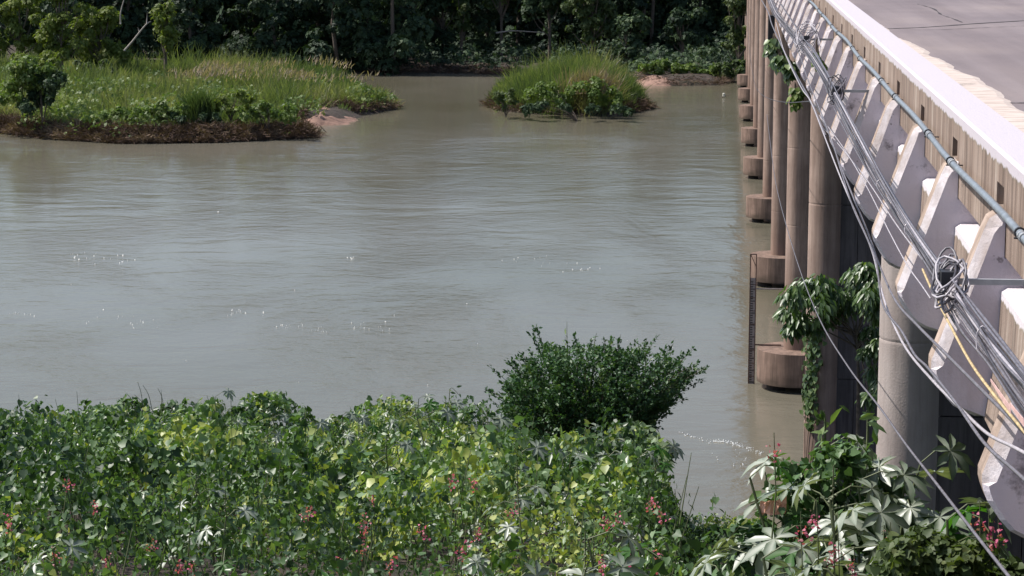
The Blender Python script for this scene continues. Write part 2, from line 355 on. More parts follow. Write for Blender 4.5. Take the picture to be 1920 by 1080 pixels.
# sand spit by the left bank
def patch(name, poly, z0, top, mat, res=.35):
    P = np.array(poly); xs = np.arange(P[:, 0].min()-1, P[:, 0].max()+1, res); ys = np.arange(P[:, 1].min()-1, P[:, 1].max()+1, res)
    X, Y = np.meshgrid(xs, ys); d = sdist(poly, X, Y) + (fbm(X*.7, Y*.7, 3)-.5)*1.2
    Z = np.clip(d*.35, -.6, top) + (fbm(X*2, Y*2)-.5)*.5 + (fbm(X*.6, Y*1.5, 8)-.5)*.5 + z0
    n1, n2 = len(xs), len(ys); ii = np.arange(n1*n2).reshape(n2, n1)
    q = np.stack([ii[:-1, :-1], ii[:-1, 1:], ii[1:, 1:], ii[1:, :-1]], -1).reshape(-1, 4)
    return obj(name, mesh_np(name, np.stack([X, Y, Z], -1).reshape(-1, 3), tris=q, mat=mat, smooth=True))
s1 = patch('sand_bank', [wpt(552, 236), wpt(590, 237), wpt(652, 233), wpt(668, 222), wpt(640, 205), wpt(556, 206)], -.05, 1.9, M['sand'])
tag(s1, kind='structure')
s2 = patch('mud_bank', [wpt(1180, 156), wpt(1215, 161), wpt(1260, 162), wpt(1290, 158), wpt(1250, 148), wpt(1195, 147)], -.05, .9, M['sand'], .5)
tag(s2, kind='structure')

# ------------------------------------------------------------------ bridge
SL = .0168; B = 2.66; Y0 = 12.87; X_OUT = 1.68
def zb(c, Y): return CAMZ + c + SL * Y
Y_A, Y_B = Y0 - 6*B, Y0 + 116*B
bridge = empty('bridge', (5.6, Y_A, 0), 'long concrete road bridge on tall round columns with fin brackets along its side', 'bridge')
bridge.location = (0, 0, 0)

def strip(name, prof, y0, y1, mats, mi, uvh=None, parent=bridge, smooth=False, step=B):
    """a profile (X, c) swept along the sloping deck; uvh: height-below-top value per profile point"""
    ys = np.arange(y0, y1 + .01, step); k = len(prof); V = []; Fc = []; mm = []
    for Y in ys:
        for X, c in prof: V.append((X, Y, zb(c, Y)))
    for i in range(len(ys)-1):
        for j in range(k-1):
            Fc.append((i*k+j, i*k+j+1, (i+1)*k+j+1, (i+1)*k+j)); mm.append(mi[j])
    me = bpy.data.meshes.new(name); me.from_pydata(V, [], Fc)
    for m in mats: me.materials.append(m)
    me.polygons.foreach_set('material_index', mm)
    uv = me.uv_layers.new(name='h')
    if uvh is None: uvh = [1.0]*k
    vals = []
    for l in me.loops: vals += [0.0, uvh[l.vertex_index % k]]
    uv.data.foreach_set('uv', vals); me.update()
    if smooth: me.polygons.foreach_set('use_smooth', np.ones(len(me.polygons), dtype=bool))
    return obj(name, me, parent)

# parapet: outer face with a recessed slot over each fin, coping top, inner face
WT, WB = -1.475, -2.05
pv, pf, pu = [], [], []
def quad(pts, us):
    k = len(pv); pv.extend(pts); pf.append((k, k+1, k+2, k+3)); pu.extend(us)
pm = []
def wq(Ya, Yb, ca, cb, X=X_OUT):
    quad([(X, Ya, zb(ca, Ya)), (X, Yb, zb(ca, Yb)), (X, Yb, zb(cb, Yb)), (X, Ya, zb(cb, Ya))], [WT-ca, WT-ca, WT-cb, WT-cb])
NB = int(round((Y_B-Y_A)/B))
for i in range(NB):
    ya, yb = Y_A+i*B, Y_A+(i+1)*B
    s0, s1_, c0, c1 = ya+.16, ya+.50, -1.655, -1.80; dX = .09
    wq(ya, s0, WT, WB); wq(s1_, yb, WT, WB); wq(s0, s1_, WT, c0); wq(s0, s1_, c1, WB)
    wq(s0, s1_, c0, c1, X_OUT+dX)
    for (Ya, Yb, a, b_) in ((s0, s0, c0, c1), (s1_, s1_, c1, c0)):
        quad([(X_OUT, Ya, zb(a, Ya)), (X_OUT+dX, Ya, zb(a, Ya)), (X_OUT+dX, Ya, zb(b_, Ya)), (X_OUT, Ya, zb(b_, Ya))], [.3]*4)
    for c in (c0, c1):
        quad([(X_OUT, s0, zb(c, s0)), (X_OUT, s1_, zb(c, s1_)), (X_OUT+dX, s1_, zb(c, s1_)), (X_OUT+dX, s0, zb(c, s0))], [.3]*4)
    for (Xa, ca, Xb, cb, ua, ub) in ((X_OUT, WT, 1.70, WT+.018, 0, 0), (1.70, WT+.018, 1.96, WT+.022, 0, 0), (1.96, WT+.022, 1.98, WT, 0, 0), (1.98, WT, 1.98, -2.6, .02, .8), (1.98, WB-.05, X_OUT, WB, .5, .5)):
        quad([(Xa, ya, zb(ca, ya)), (Xa, yb, zb(ca, yb)), (Xb, yb, zb(cb, yb)), (Xb, ya, zb(cb, ya))], [ua, ua, ub, ub])
me = bpy.data.meshes.new('parapet'); me.from_pydata(pv, [], pf); me.materials.append(M['wall']); me.materials.append(M['soffit'])
uv = me.uv_layers.new(name='h'); vals = []
for l in me.loops: vals += [0.0, pu[l.vertex_index]]
uv.data.foreach_set('uv', vals)
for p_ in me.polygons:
    if all(abs(me.vertices[v_].co.x-X_OUT-.09) < 1e-4 for v_ in p_.vertices): p_.material_index = 1  # darker slot backs: shade of the recess is put into the colour
me.update(); obj('parapet', me, bridge)

# edge beam that runs behind the fins, deck, far parapet, girders
strip('edge_beam', [(2.02, -2.232), (1.70, -2.236), (1.665, -2.26), (1.655, -2.55), (1.59, -3.04), (2.1, -3.045)], Y_A, Y_B, [M['beam']], [0]*5, [0, 0, .01, .30, .9, 1], smooth=False)
strip('road', [(1.98, -2.21), (9.7, -2.17)], Y_A, Y_B, [M['road']], [0]); bpy.data.objects['road'].name = 'road_surface'
strip('deck_slab', [(1.7, -2.30), (9.9, -2.30), (9.9, -2.75), (8.6, -2.8), (8.6, -3.6), (8.1, -3.6), (8.1, -2.8), (5.9, -2.8), (5.9, -3.6), (5.3, -3.6), (5.3, -2.8), (3.0, -2.8), (3.0, -3.6), (2.5, -3.6), (2.5, -3.0), (2.1, -3.0)], Y_A, Y_B, [M['soffit']], [0]*15)
strip('far_parapet', [(9.7, -2.17), (9.7, -1.475), (10.0, -1.475), (10.0, -2.7), (9.9, -2.7)], Y_A, Y_B, [M['wall']], [0]*4, [.7, 0, 0, .7, .7])

# sandy gutter along the parapet foot: ragged taper
gp = [(1643, 41.6), (1690, 75), (1738, 97), (1780, 120), (1817, 139), (1860, 164), (1901, 192), (1935, 212), (1990, 245)]
gpts = []
for x, y in gp:
    # intersection of the sight line with the deck surface
    r = ray(x, y); c = -2.205; t = c / (r[2] - SL*r[1]); gpts.append((r[0]*t, r[1]*t))
gpts = sorted(gpts, key=lambda p: p[1]); gpts = [(3.5, -3.0)] + gpts + [(1.99, gpts[-1][1]+6)]
gy_ = np.arange(gpts[0][1], gpts[-1][1], .12); gxx = np.interp(gy_, [p[1] for p in gpts], [p[0] for p in gpts]) + ((fbm(gy_*.7, gy_*0, 2)-.5)*.3 + (fbm(gy_*3, gy_*0, 4)-.5)*.06)*np.clip((gpts[-1][1]-gy_)/5, 0, 1)
V = []; Fc = []
for i, (y, x) in enumerate(zip(gy_, gxx)):
    x = max(x, 2.02); V += [(1.985, y, zb(-2.19, y)), (x-.10, y, zb(-2.185, y)), (x, y, zb(-2.206, y))]
    if i: k = 3*i; Fc += [(k-3, k-2, k+1, k), (k-2, k-1, k+2, k+1)]
me = bpy.data.meshes.new('gutter_strip'); me.from_pydata(V, [], Fc); me.materials.append(M['gutter']); me.update(); obj('gutter_strip', me, bridge)

def deck_pt(x, y, c=-2.20):
    r = ray(x, y); t = c / (r[2]-SL*r[1]); return Vector((r[0]*t, r[1]*t, CAMZ+r[2]*t))
def ribbon(name, pix, wd, dz, mat, jitter=0):
    P = [deck_pt(*p) for p in pix]; P = crom(P, 8); V = []; Fc = []
    for i, p in enumerate(P):
        t = (P[min(i+1, len(P)-1)] - P[max(i-1, 0)]); t.z = 0; t.normalize(); s = Vector((-t.y, t.x, 0)) * wd * (.5 + jitter*(random.random()-.5))
        c = -2.21 + .04*(p.x-1.98)/7.72
        z = zb(c, p.y) + dz; V += [(p.x-s.x, p.y-s.y, z), (p.x+s.x, p.y+s.y, z)]
        if i: k = 2*i; Fc.append((k-2, k-1, k+1, k))
    me = bpy.data.meshes.new(name); me.from_pydata(V, [], Fc); me.materials.append(mat); me.update(); return obj(name, me, bridge)
ribbon('deck_joint', [(1662, 54), (1740, 51), (1830, 45), (1920, 40), (2000, 35)], .10, .006, M['joint'], .5)
ribbon('deck_joint', [(1685, 56), (1760, 56), (1840, 53), (1920, 50), (2000, 46)], .035, .006, M['joint'], .8)
ribbon('deck_joint', [(1894, 193), (1920, 193), (1980, 191)], .05, .006, M['joint'], .5)
ribbon('road_crack', [(1720, 8), (1750, 17), (1765, 28), (1785, 35), (1805, 43)], .028, .006, M['joint'], 1.2)
ribbon('gutter_crack', [(1797, 162), (1812, 161), (1829, 160)], .04, .032, M['joint'], .6)

# bracket fin: one mesh shared by all; profile in (X, c), thickness along Y, chamfered outer corner
TH = .29
prof = [(1.675, -1.79), (1.63, -1.795), (1.585, -1.825), (1.555, -1.89), (1.27, -2.70), (1.265, -2.75), (1.275, -2.785), (1.295, -2.83), (1.325, -2.88), (1.36, -2.93), (1.41, -2.98), (1.47, -3.015), (1.54, -3.035), (1.62, -3.04)]
inner = [(2.2, -3.04), (2.2, -2.06), (1.675, -2.06)]
def fin_mesh(seed):
    r = random.Random(seed); n = len(prof); V = []; Fc = []; mi = []
    ch = .055
    P = [(x + (r.random()-.5)*.008, c + (r.random()-.5)*.008) for x, c in prof]; P[0] = prof[0]; P[-1] = prof[-1]
    def off(i, d):  # move a profile point inward
        x0, c0 = P[max(i-1, 0)]; x1, c1 = P[min(i+1, n-1)]; tx, tc = x1-x0, c1-c0; l = math.hypot(tx, tc) or 1
        return P[i][0] - tc/l*d, P[i][1] + tx/l*d
    rows = []
    for (y, d) in ((0, ch), (ch, 0), (TH-ch, 0), (TH, ch)):
        row = []
        for i in range(n):
            x, c = off(i, d*((.8+.5*r.random()) if i < 5 else .5)) if 0 < i < n-1 else P[i]
            row.append(len(V)); V.append((x, y, c + SL*y))
        rows.append(row)
    for a in range(3):
        for i in range(n-1):
            Fc.append((rows[a][i], rows[a][i+1], rows[a+1][i+1], rows[a+1][i]))
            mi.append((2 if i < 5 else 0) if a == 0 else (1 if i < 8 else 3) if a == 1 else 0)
    for row, y in ((rows[0], 0), (rows[3], TH)):
        k = len(V)
        for x, c in inner: V.append((x, y, c + SL*y))
        poly = row + [k, k+1, k+2]
        if y: poly = poly[::-1]
        Fc.append(tuple(poly)); mi.append(0)
    me = bpy.data.meshes.new('bracket_fin'); me.from_pydata(V, [], Fc)
    for m in (M['fin_side'], M['fin_edge'], M['fin_chamfer'], M['soffit']): me.materials.append(m)
    me.polygons.foreach_set('material_index', mi); me.update(); return me
fins = [fin_mesh(s) for s in range(4)]
for i in range(-3, 46):
    Y = Y0 + i*B
    o = obj('bracket_fin', fins[i % 4], bridge, (0, Y, zb(0, Y)))

# piers
def cyl(mb, x, y, z0, z1, r, n=40, m=0, rings=1, ch=0):
    k = len(mb.v); zs = []
    if ch: zs = [(z0, r-ch), (z0+ch, r), (z1-ch, r), (z1, r-ch)]
    else: zs = [(z0 + (z1-z0)*i/rings, r) for i in range(rings+1)]
    for z, rr in zs:
        for j in range(n): mb.v.append((x+rr*cos(2*pi*j/n), y+rr*sin(2*pi*j/n), z))
    for i in range(len(zs)-1):
        for j in range(n): mb.f.append((k+i*n+j, k+i*n+(j+1)%n, k+(i+1)*n+(j+1)%n, k+(i+1)*n+j)); mb.m.append(m)
    kk = len(mb.v)
    for j in range(n): mb.v.append(mb.v[k+(len(zs)-1)*n+j])
    for j in range(n): mb.v.append(mb.v[k+j])
    mb.f.append(tuple(kk+j for j in range(n))); mb.m.append(m)
    mb.f.append(tuple(kk+n+n-1-j for j in range(n))); mb.m.append(m)
def smooth_sides(o, ang=40):
    me = o.data; me.polygons.foreach_set('use_smooth', np.array([len(p.vertices) == 4 for p in me.polygons], dtype=bool)); return o
pier_Y = [31.0, 58.2, 86.8, 114.0, 141.0, 167.8, 195.3, 223.5, 250.5, 277.5, 304.5]
panel_cache = {}
for k, PY in enumerate(pier_Y):
    cx = 2.76 if k == 0 else 2.77 if k == 1 else 3.0; R = .475
    water = k >= 2
    base = .9 if water else ground_h(np.array([cx]), np.array([PY]))[0] - 1.2
    if k == 1: base = -1
    top = zb(-3.55, PY)
    pb = MB(); pb.box((cx-.35, PY-.55, top), (8.6, PY+.55, zb(-2.8, PY)))
    pier = pb.build('pier', M['soffit'], bridge)
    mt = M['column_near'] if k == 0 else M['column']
    for xx in (cx, 8.2):
        c = MB(); z = base; n = 0; joints = []
        # lifts cast one on another, each a hair narrower at its foot joint
        while z < top - .1:
            z2 = min(z + 2.9 + .25*random.random(), top); joints.append((z, z2)); z = z2
        for (za, zc) in joints:
            kk = len(c.v); nn = 40
            for zz, rr in ((za, R-.01), (za+.03, R), (za+.05, R), (zc-.05, R), (zc-.03, R), (zc, R-.01)):
                for j in range(nn): c.v.append((xx+rr*cos(2*pi*j/nn), PY+rr*sin(2*pi*j/nn), zz))
            for i in range(5):
                for j in range(nn): c.f.append((kk+i*nn+j, kk+i*nn+(j+1) % nn, kk+(i+1)*nn+(j+1) % nn, kk+(i+1)*nn+j)); c.m.append(0)
        smooth_sides(c.build('column', mt, pier))
        if water:
            q = MB(); cyl(q, xx, PY, .28, 1.62, 1.55, 56, 0); smooth_sides(q.build('pile_cap', M['cap'], pier))
            q = MB()
            for dx in (-.75, .75): cyl(q, xx+dx, PY-.4, -3, .32, .38, 16); cyl(q, xx+dx, PY+.6, -3, .32, .38, 16)
            q.build('pile_group', M['black'], pier)
    # web wall between the two columns, cast in panels
    z = base; row = 0
    while z < top - .05:
        z2 = min(z + 2.4, top); xs = [cx+.35, 3.62 if row % 2 == 0 else 4.4, 5.5, 6.6, 7.85] if k < 2 else [cx+.3, 5.5, 7.85]
        for a, b_ in zip(xs[:-1], xs[1:]):
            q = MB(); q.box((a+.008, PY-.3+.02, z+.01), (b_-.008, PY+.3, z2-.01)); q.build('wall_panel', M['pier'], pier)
        z = z2; row += 1
    if k < 2:
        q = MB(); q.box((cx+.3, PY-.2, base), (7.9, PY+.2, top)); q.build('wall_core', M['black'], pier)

# ------------------------------------------------------------------ pipe on the parapet
pipe = empty('water_pipe', (0, 0, 0), 'long thin grey metal pipe clamped along the outside of the bridge parapet', 'pipe')
pb = MB(); PX = 1.60; ys = np.arange(Y_A, 150, .7)
pp = [(PX + .008*sin(y*.7), y, CAMZ - 1.745 + .0168*y + .012*sin(y*1.13)) for y in ys]
pb.tube(pp, .023, 10); smooth_sides(pb.build('pipe_length', M['pipe'], pipe))
def pipe_z(y): return CAMZ - 1.745 + .0168*y + .012*sin(y*1.13)
q = MB(); q.tube([(0, 0, 0), (0, .04, .0007), (0, .041, .0007)], [.030, .030, .023], 12); q.tube([(0, .10, 0), (0, .13, 0)], .027, 12)
cm = q.build('coupling', M['coupling'], pipe); cmesh = cm.data
q = MB(); q.box((-.03, -.012, -.034), (.09, .012, -.026)); q.tube([(0, -.012, 0), (0, .012, 0)], .032, 12)
km = q.build('clamp', M['clamp'], pipe); kmesh = km.data
for i in range(-3, 30):
    y = 11.55 + i*B/1.0
    for mesh_, dy, nm in ((cmesh, 0, 'coupling'), (kmesh, .2, 'clamp')):
        if i == -3:
            o = cm if nm == 'coupling' else km
        else: o = obj(nm, mesh_, pipe)
        yy = y+dy+(.9 if i % 2 else 0); o.location = (PX + .008*sin(yy*.7), yy, pipe_z(yy))

# ------------------------------------------------------------------ cables along the bridge
def cable(name, pix, X, r, mat, label, group=None, cat='cable', dX=None):
    P = []
    for i, (x, y) in enumerate(pix):
        XX = X if not hasattr(X, '__len__') else X[0] + (X[1]-X[0])*i/(len(pix)-1)
        P.append(atX(x, y, XX))
    mb = MB(); mb.tube(crom(P, 7), r*.85, 6); o = mb.build(name, mat, smooth=True); tag(o, label, cat, group); return o
spine = [(1436, -20), (1452, 20), (1474, 50), (1507, 85), (1540, 135), (1572, 195), (1606, 262), (1645, 335), (1690, 408), (1735, 475), (1775, 540), (1818, 605), (1868, 675), (1925, 750), (1990, 835)]
for i in range(13):
    rr = random.Random(40+i); a = (i-6)/6
    pix = []
    for j, (x, y) in enumerate(spine):
        wdt = np.interp(j, [0, 4, 9, 14], [4, 8, 13, 36])
        pix.append((x + a*wdt*.75 + rr.uniform(-1, 1)*wdt*.28, y - a*wdt*.45 + rr.uniform(-1, 1)*wdt*.2))
    mat = [M['cable'], M['cable_dark'], M['cable'], M['cable_light'], M['cable_dark'], M['cable']][i % 6]
    cable('utility_cable', pix, 1.17 + .012*(i % 4), [.007, .0095, .006, .008][i % 4], mat, 'grey cable within the thick bundle strung outside the bridge fins', 'bundled cables along the bridge')
cable('utility_cable', [(1452, -10), (1500, 62), (1528, 95), (1560, 160), (1600, 250), (1660, 345), (1730, 450), (1800, 540), (1860, 615), (1925, 700), (1990, 780)], 1.24, .010, M['cable'], 'single grey cable above the bundle, nearest the bridge wall', 'loose cables along the bridge')
cable('utility_cable', [(1730, 505), (1748, 545), (1775, 597), (1820, 680), (1870, 748), (1925, 815), (1990, 900)], 1.15, .0085, M['cable_yellow'], 'yellowish cable hanging just below the thick grey bundle', 'loose cables along the bridge')
cable('utility_cable', [(1470, 40), (1498, 100), (1515, 150), (1545, 225), (1572, 300), (1600, 370), (1628, 438), (1650, 500), (1680, 565), (1720, 610), (1770, 660), (1830, 720), (1880, 770), (1930, 820)], 1.2, .0105, M['cable'], 'sagging dark grey cable crossing the top of the nearest column', 'loose cables along the bridge')
cable('utility_cable', [(1455, 42), (1470, 95), (1500, 160), (1520, 190), (1540, 240), (1575, 330), (1605, 400), (1635, 470), (1652, 540), (1668, 590), (1700, 655), (1750, 715), (1800, 765), (1850, 812), (1900, 838), (1960, 870)], 1.16, .0095, M['cable_light'], 'pale cable with the deepest sag, passing in front of the nearest column', 'loose cables along the bridge')
cable('utility_cable', [(1560, 262), (1580, 330), (1600, 390), (1640, 482), (1655, 570), (1690, 620), (1715, 665), (1740, 690), (1790, 752), (1845, 830), (1900, 880), (1960, 935)], 1.12, .009, M['cable'], 'kinked grey cable running below the fin tips beside the sagging pale one', 'loose cables along the bridge')
cable('utility_cable', [(1438, 215), (1447, 290), (1456, 350), (1475, 425), (1503, 515), (1540, 605), (1592, 690), (1648, 762), (1700, 835), (1760, 912), (1830, 1003), (1895, 1085), (1950, 1150)], 1.2, .0095, M['cable'], 'lone grey cable slanting in front of the columns down to the bottom corner', 'loose cables along the bridge')
cable('utility_cable', [(1520, 175), (1538, 230), (1565, 262), (1620, 330), (1680, 420), (1740, 500), (1790, 565), (1840, 622), (1925, 715)], 1.3, .0065, M['cable_light'], 'thin pale wire lying on the fin edges behind the cable bundle', 'loose cables along the bridge')
cable('utility_cable', [(1535, 215), (1580, 275), (1625, 350), (1665, 430), (1700, 495), (1728, 535), (1745, 560)], 1.22, .0055, M['cable_light'], 'short thin wire ending at the cable coil from farther up the bridge', 'loose cables along the bridge')
cable('utility_cable', [(1400, 20), (1405, 90), (1414, 152), (1425, 174), (1445, 186), (1475, 192), (1520, 190)], 1.5, .012, M['cable_dark'], 'thin dark wire looped across the far columns below the deck', None, 'cable')
cable('utility_cable', [(1422, -10), (1440, 22), (1447, 45), (1465, 85), (1490, 135), (1520, 190), (1548, 255)], 1.24, .02, M['cable'], 'thick cable under the fin tips above the hanging leaves', 'loose cables along the bridge')
for k_, (p, q_, lab) in enumerate((((1857, 713), (1893, 768), 'upper pale pink strap tied on the cable bundle'), ((1893, 758), (1918, 792), 'lower pale pink strap tied on the cable bundle'))):
    a = atX(*p, 1.08); b_ = atX(*q_, 1.08); mb = MB(); d = (b_-a); nrm = np.array([0, .014, .012])
    mb.add([a-nrm*.4, a+nrm*.4, b_+nrm, b_-nrm, a-nrm*.4+[.004,0,0], a+nrm*.4+[.004,0,0], b_+nrm+[.004,0,0], b_-nrm+[.004,0,0]], [(0,1,2,3), (7,6,5,4), (0,4,5,1), (1,5,6,2), (2,6,7,3), (3,7,4,0)])
    tag(mb.build('strap', M['strap']), lab, 'strap')

for n_t, sy in enumerate((345, 430, 560, 640)):
    sx = np.interp(sy, [p[1] for p in spine], [p[0] for p in spine]); c0 = Vector(atX(sx, sy, 1.19)); wv_ = .02 + .0001*(sy-300)
    q = MB(); q.tube([c0+Vector((cos(a)*.03, sin(a)*wv_*.6, sin(a)*wv_*1.2)) for a in np.linspace(0, 2*pi, 13)], .005, 4, cap=False)
    tag(q.build('cable_tie', M['cable_light']), ('fourth', 'third', 'second', 'first')[n_t] + ' wire tie from the near end of the thick cable bundle', 'cable tie', 'ties round the cable bundle')

# coils of spare cable on steel arms
def coil(name, pix, X, rad, n, label, axis_tilt=.3):
    c = Vector(atX(*pix, X)); root = empty(name, c, label, 'cable coil', 'coils of spare cable on the bundle')
    r = random.Random(int(pix[0])); mb = MB()
    for i in range(n):
        off = Vector((r.uniform(-.03, .03), r.uniform(-.28, .28)*rad/.1*.5, r.uniform(-.03, .03)))
        t1, t2 = r.uniform(-.5, .5), r.uniform(-.5, .5); pts = []
        for j in range(17):
            a = 2*pi*j/16; v = Vector((cos(a)*rad*.7, sin(a)*rad*1.5*r.uniform(.85, 1.1), sin(a+.6)*rad*r.uniform(.8, 1.1)))
            v.rotate(Matrix.Rotation(t1, 3, 'X')); v.rotate(Matrix.Rotation(t2, 3, 'Z')); pts.append(off+v)
        pts[-1] = pts[0]; mb.tube(pts, .007, 5, m=r.choice([0, 1, 2, 0]), cap=False)
    mb.build('wire_loops', [M['cable'], M['cable_light'], M['cable_dark']], root, smooth=True)
    q = MB(); q.box((-.04, -.05, -.05), (.05, .06, .04)); q.box((-.05, .07, -.07), (.03, .13, -.02)); q.build('splice_box', M['clamp'], root)
    q = MB(); q.box((0, -.012, -.03), (.52, .012, 0)); q.box((.44, -.03, -.05), (.50, .03, .03)); q.build('support_arm', M['coupling'], root)
    return root
coil('cable_coil', (1778, 522), 1.16, .085, 11, 'largest tangle of coiled cable, at the second nearest fin bracket')
coil('cable_coil', (1568, 168), 1.2, .10, 5, 'small dark tangle of cable midway along the bundle')
coil('cable_coil', (1512, 72), 1.22, .20, 8, 'farthest tangle of coiled cable, up where the bundle bends')
a = atX(1446, 48, 1.3); q = MB(); q.box(a-[.09, .25, .62], a+[.09, .25, .3]); bx = q.build('splice_case', M['clamp']); tag(bx, 'dark oblong box hanging under the deck above the leaves', 'cable box')

# ------------------------------------------------------------------ staff gauge
gY = 87.3; gp0 = atY(1408.5, 720, gY); gtop = atY(1408.5, 476, gY)
gr = empty('river_gauge', (gp0[0], gY, 0), 'rusty upright river level gauge board beside the nearest pile cap in the water', 'water gauge')
hgt = gtop[2]; q = MB()
q.box((-.14, 0, -2), (-.10, .06, hgt)); q.box((.10, 0, -2), (.14, .06, hgt)); q.box((-.10, 0, hgt-.04), (.10, .06, hgt)); q.tube([(-.1, .03, hgt-.05), (.1, .03, hgt-.5)], .016, 5)
for z in np.arange(.3, hgt-.9, .55): q.box((-.10, .005, z), (.10, .05, z+.03))
q.build('frame', M['rust'], gr)
q = MB(); q.box((-.10, .012, -.3), (.10, .03, hgt-1.0)); q.build('scale_plate', M['gauge_face'], gr)
q = MB(); z = 0.05
while z < hgt-1.1:
    q.box((-.09, .004, z), (.085 if int(round(z/.1)) % 5 == 0 else .01, .010, z+.045)); z += .1
q.build('scale_marks', M['gauge_mark'], gr)
q = MB(); zb1 = atY(1440, 543, gY)[2]; q.box((.14, .0, zb1), (1.45, .05, zb1+.05)); q.build('upper_stay', M['gauge_face'], gr)
q = MB(); zb2 = atY(1440, 648, gY)[2]; q.box((.14, .0, zb2), (1.2, .05, zb2+.05)); q.build('lower_stay', M['rust'], gr)

# ------------------------------------------------------------------ leaves
def T(v, f): return np.array(v, float), np.array(f, int)
HEART = T([(0,.05,0),(-.34,-.03,.05),(-.48,.30,.07),(-.26,.68,.03),(0,1,-.08),(.26,.68,.03),(.48,.30,.07),(.34,-.03,.05),(0,.5,-.03)],
          [(8,0,1),(8,1,2),(8,2,3),(8,3,4),(8,4,5),(8,5,6),(8,6,7),(8,7,0)])
LANCE = T([(0,0,0),(-.19,.35,.05),(-.13,.72,.0),(0,1,-.12),(.13,.72,.0),(.19,.35,.05),(0,.45,-.02)], [(6,0,1),(6,1,2),(6,2,3),(6,3,4),(6,4,5),(6,5,0)])
DIAM = T([(0,0,0),(-.30,.45,.06),(0,1,-.04),(.30,.45,.06)], [(0,2,1),(0,3,2)])
def sprig():
    V, Fc = [], []
    for ang, y0, s in ((0, .45, .6), (.9, .15, .6), (-.9, .2, .6), (.5, -.1, .5), (-.45, -.15, .5)):
        k = len(V)
        for v in DIAM[0]:
            x, y = v[0]*s*1.3, v[1]*s; V.append((x*cos(ang)+y*sin(ang), y0+y*cos(ang)-x*sin(ang), v[2]*s + abs(ang)*.08))
        Fc += [tuple(k+i for i in f) for f in DIAM[1]]
    return T(V, Fc)
SPRIG = sprig()
BLADE = T([(-.5,0,0),(.5,0,0),(-.42,.4,.05),(.42,.4,.05),(-.28,.75,.2),(.28,.75,.2),(0,1,.42)], [(0,1,3),(0,3,2),(2,3,5),(2,5,4),(4,5,6)])
def unit(v): return v / np.maximum(np.linalg.norm(v, axis=-1, keepdims=True), 1e-9)
def leaf_mesh(name, tmpl, pos, d, nrm, size, mat, width=None, rnd=None):
    """tmpl copied to every pos: d = growth direction, nrm = facing, size = length"""
    tv, tf = tmpl; N = len(pos); d = unit(d); x = unit(np.cross(d, nrm)); z = np.cross(x, d)
    wd = size if width is None else width
    P = (tv[None, :, 0, None]*x[:, None]*wd[:, None, None] + tv[None, :, 1, None]*d[:, None]*size[:, None, None] + tv[None, :, 2, None]*z[:, None]*size[:, None, None]) + pos[:, None]
    k = len(tv); Fi = (tf[None] + (np.arange(N)*k)[:, None, None]).reshape(-1, 3)
    if rnd is None: rnd = rng.random(N)
    return mesh_np(name, P.reshape(-1, 3), tris=Fi, mat=mat, rnd=np.repeat(np.clip(rnd, 0, 1), k))
def rdir(N): return unit(rng.normal(size=(N, 3)))

def blob_points(N, centers, radii, jit=.25):
    c = rng.integers(0, len(centers), N); u = rdir(N); u[:, 2] = np.where(rng.random(N) < .3, u[:, 2], np.abs(u[:, 2]))
    r = radii[c] * (1 - jit*rng.random(N)**1.5)[:, None] if radii.ndim == 2 else (radii[c]*(1-jit*rng.random(N)**1.5))[:, None]
    return centers[c] + u*r, u, c

# near bank thicket ------------------------------------------------------
sky_px = [(-60, 792), (0, 795), (60, 800), (128, 768), (180, 762), (260, 775), (335, 768), (380, 785), (400, 758), (440, 750), (480, 762), (505, 790), (560, 790), (620, 785), (700, 768), (760, 772), (800, 762), (860, 760), (885, 795), (930, 812), (1000, 826), (1080, 828), (1150, 815), (1215, 806), (1240, 850)]
EY = 58.0
sky_px = [(x, y + (34 if x < 900 else 22)) for x, y in sky_px]
sky_X = [atY(x, y, EY)[0] for x, y in sky_px]; sky_Z = [atY(x, y, EY)[2] for x, y in sky_px]
DIPS = [(*atY(x, y, Y)[:2], r, dd_) for x, y, Y, r, dd_ in ((455, 1000, 18, .55, 1.5), (800, 1030, 16.5, .5, 1.4), (1000, 1020, 16, .35, .9), (560, 900, 28, .8, 1.0), (330, 990, 19, .4, .8), (980, 925, 24, .5, .8))]
def canopy(X, Y):
    """top of the shrub layer"""
    gz = ground_h(X, Y); lum = fbm(X*.42, Y*.30, 9, 2); fine = fbm(X*1.5, Y*1.0, 4, 2)
    knob = fbm(X*3.4, Y*2.2, 90, 2)
    h = .75 + .95*np.clip((lum-.3)*1.8, 0, 1) + 1.2*(fine-.5) + 1.25*(knob-.5)
    edge = np.clip((Y-50)/8, 0, 1); zt = np.interp(X, sky_X, sky_Z)
    top = (gz+h)*(1-edge) + (zt - .25 + .9*(fine-.5) + .6*(knob-.5))*edge
    for qx, qy, qr, qd in DIPS: top = top - .8*qd*np.exp(-(((X-qx)/qr)**2 + ((Y-qy)/(qr*2.2))**2))
    low = np.clip((X + .032*Y)/.7, 0, 1) * np.clip((Y-24)/5, 0, 1)     # right of the bush only low weeds
    top = top*(1-low) + (gz + .45 + .3*(fine-.5))*low
    return top, gz
N = 240000
Yr = 8 + 56*rng.random(N*2)**.62
Xl = -(Yr*.372) - 1.5; Xr = np.where(Yr < 45, Yr*.165 + 1.0, 2.2)
Xs = Xl + (Xr-Xl)*rng.random(N*2)
keep = (Yr < 63) & ~((Xs > 1.6) & (Yr > 28)) ; Xs, Yr = Xs[keep][:N], Yr[keep][:N]
ct, gz = canopy(Xs, Yr); dep = rng.exponential(.22, len(Xs)); hh = np.maximum(ct-gz, .2)
lowm = (Xs > -.032*Yr) & (Yr > 30)
gap = fbm(Xs*4.5, Yr*2.6, 120, 2)
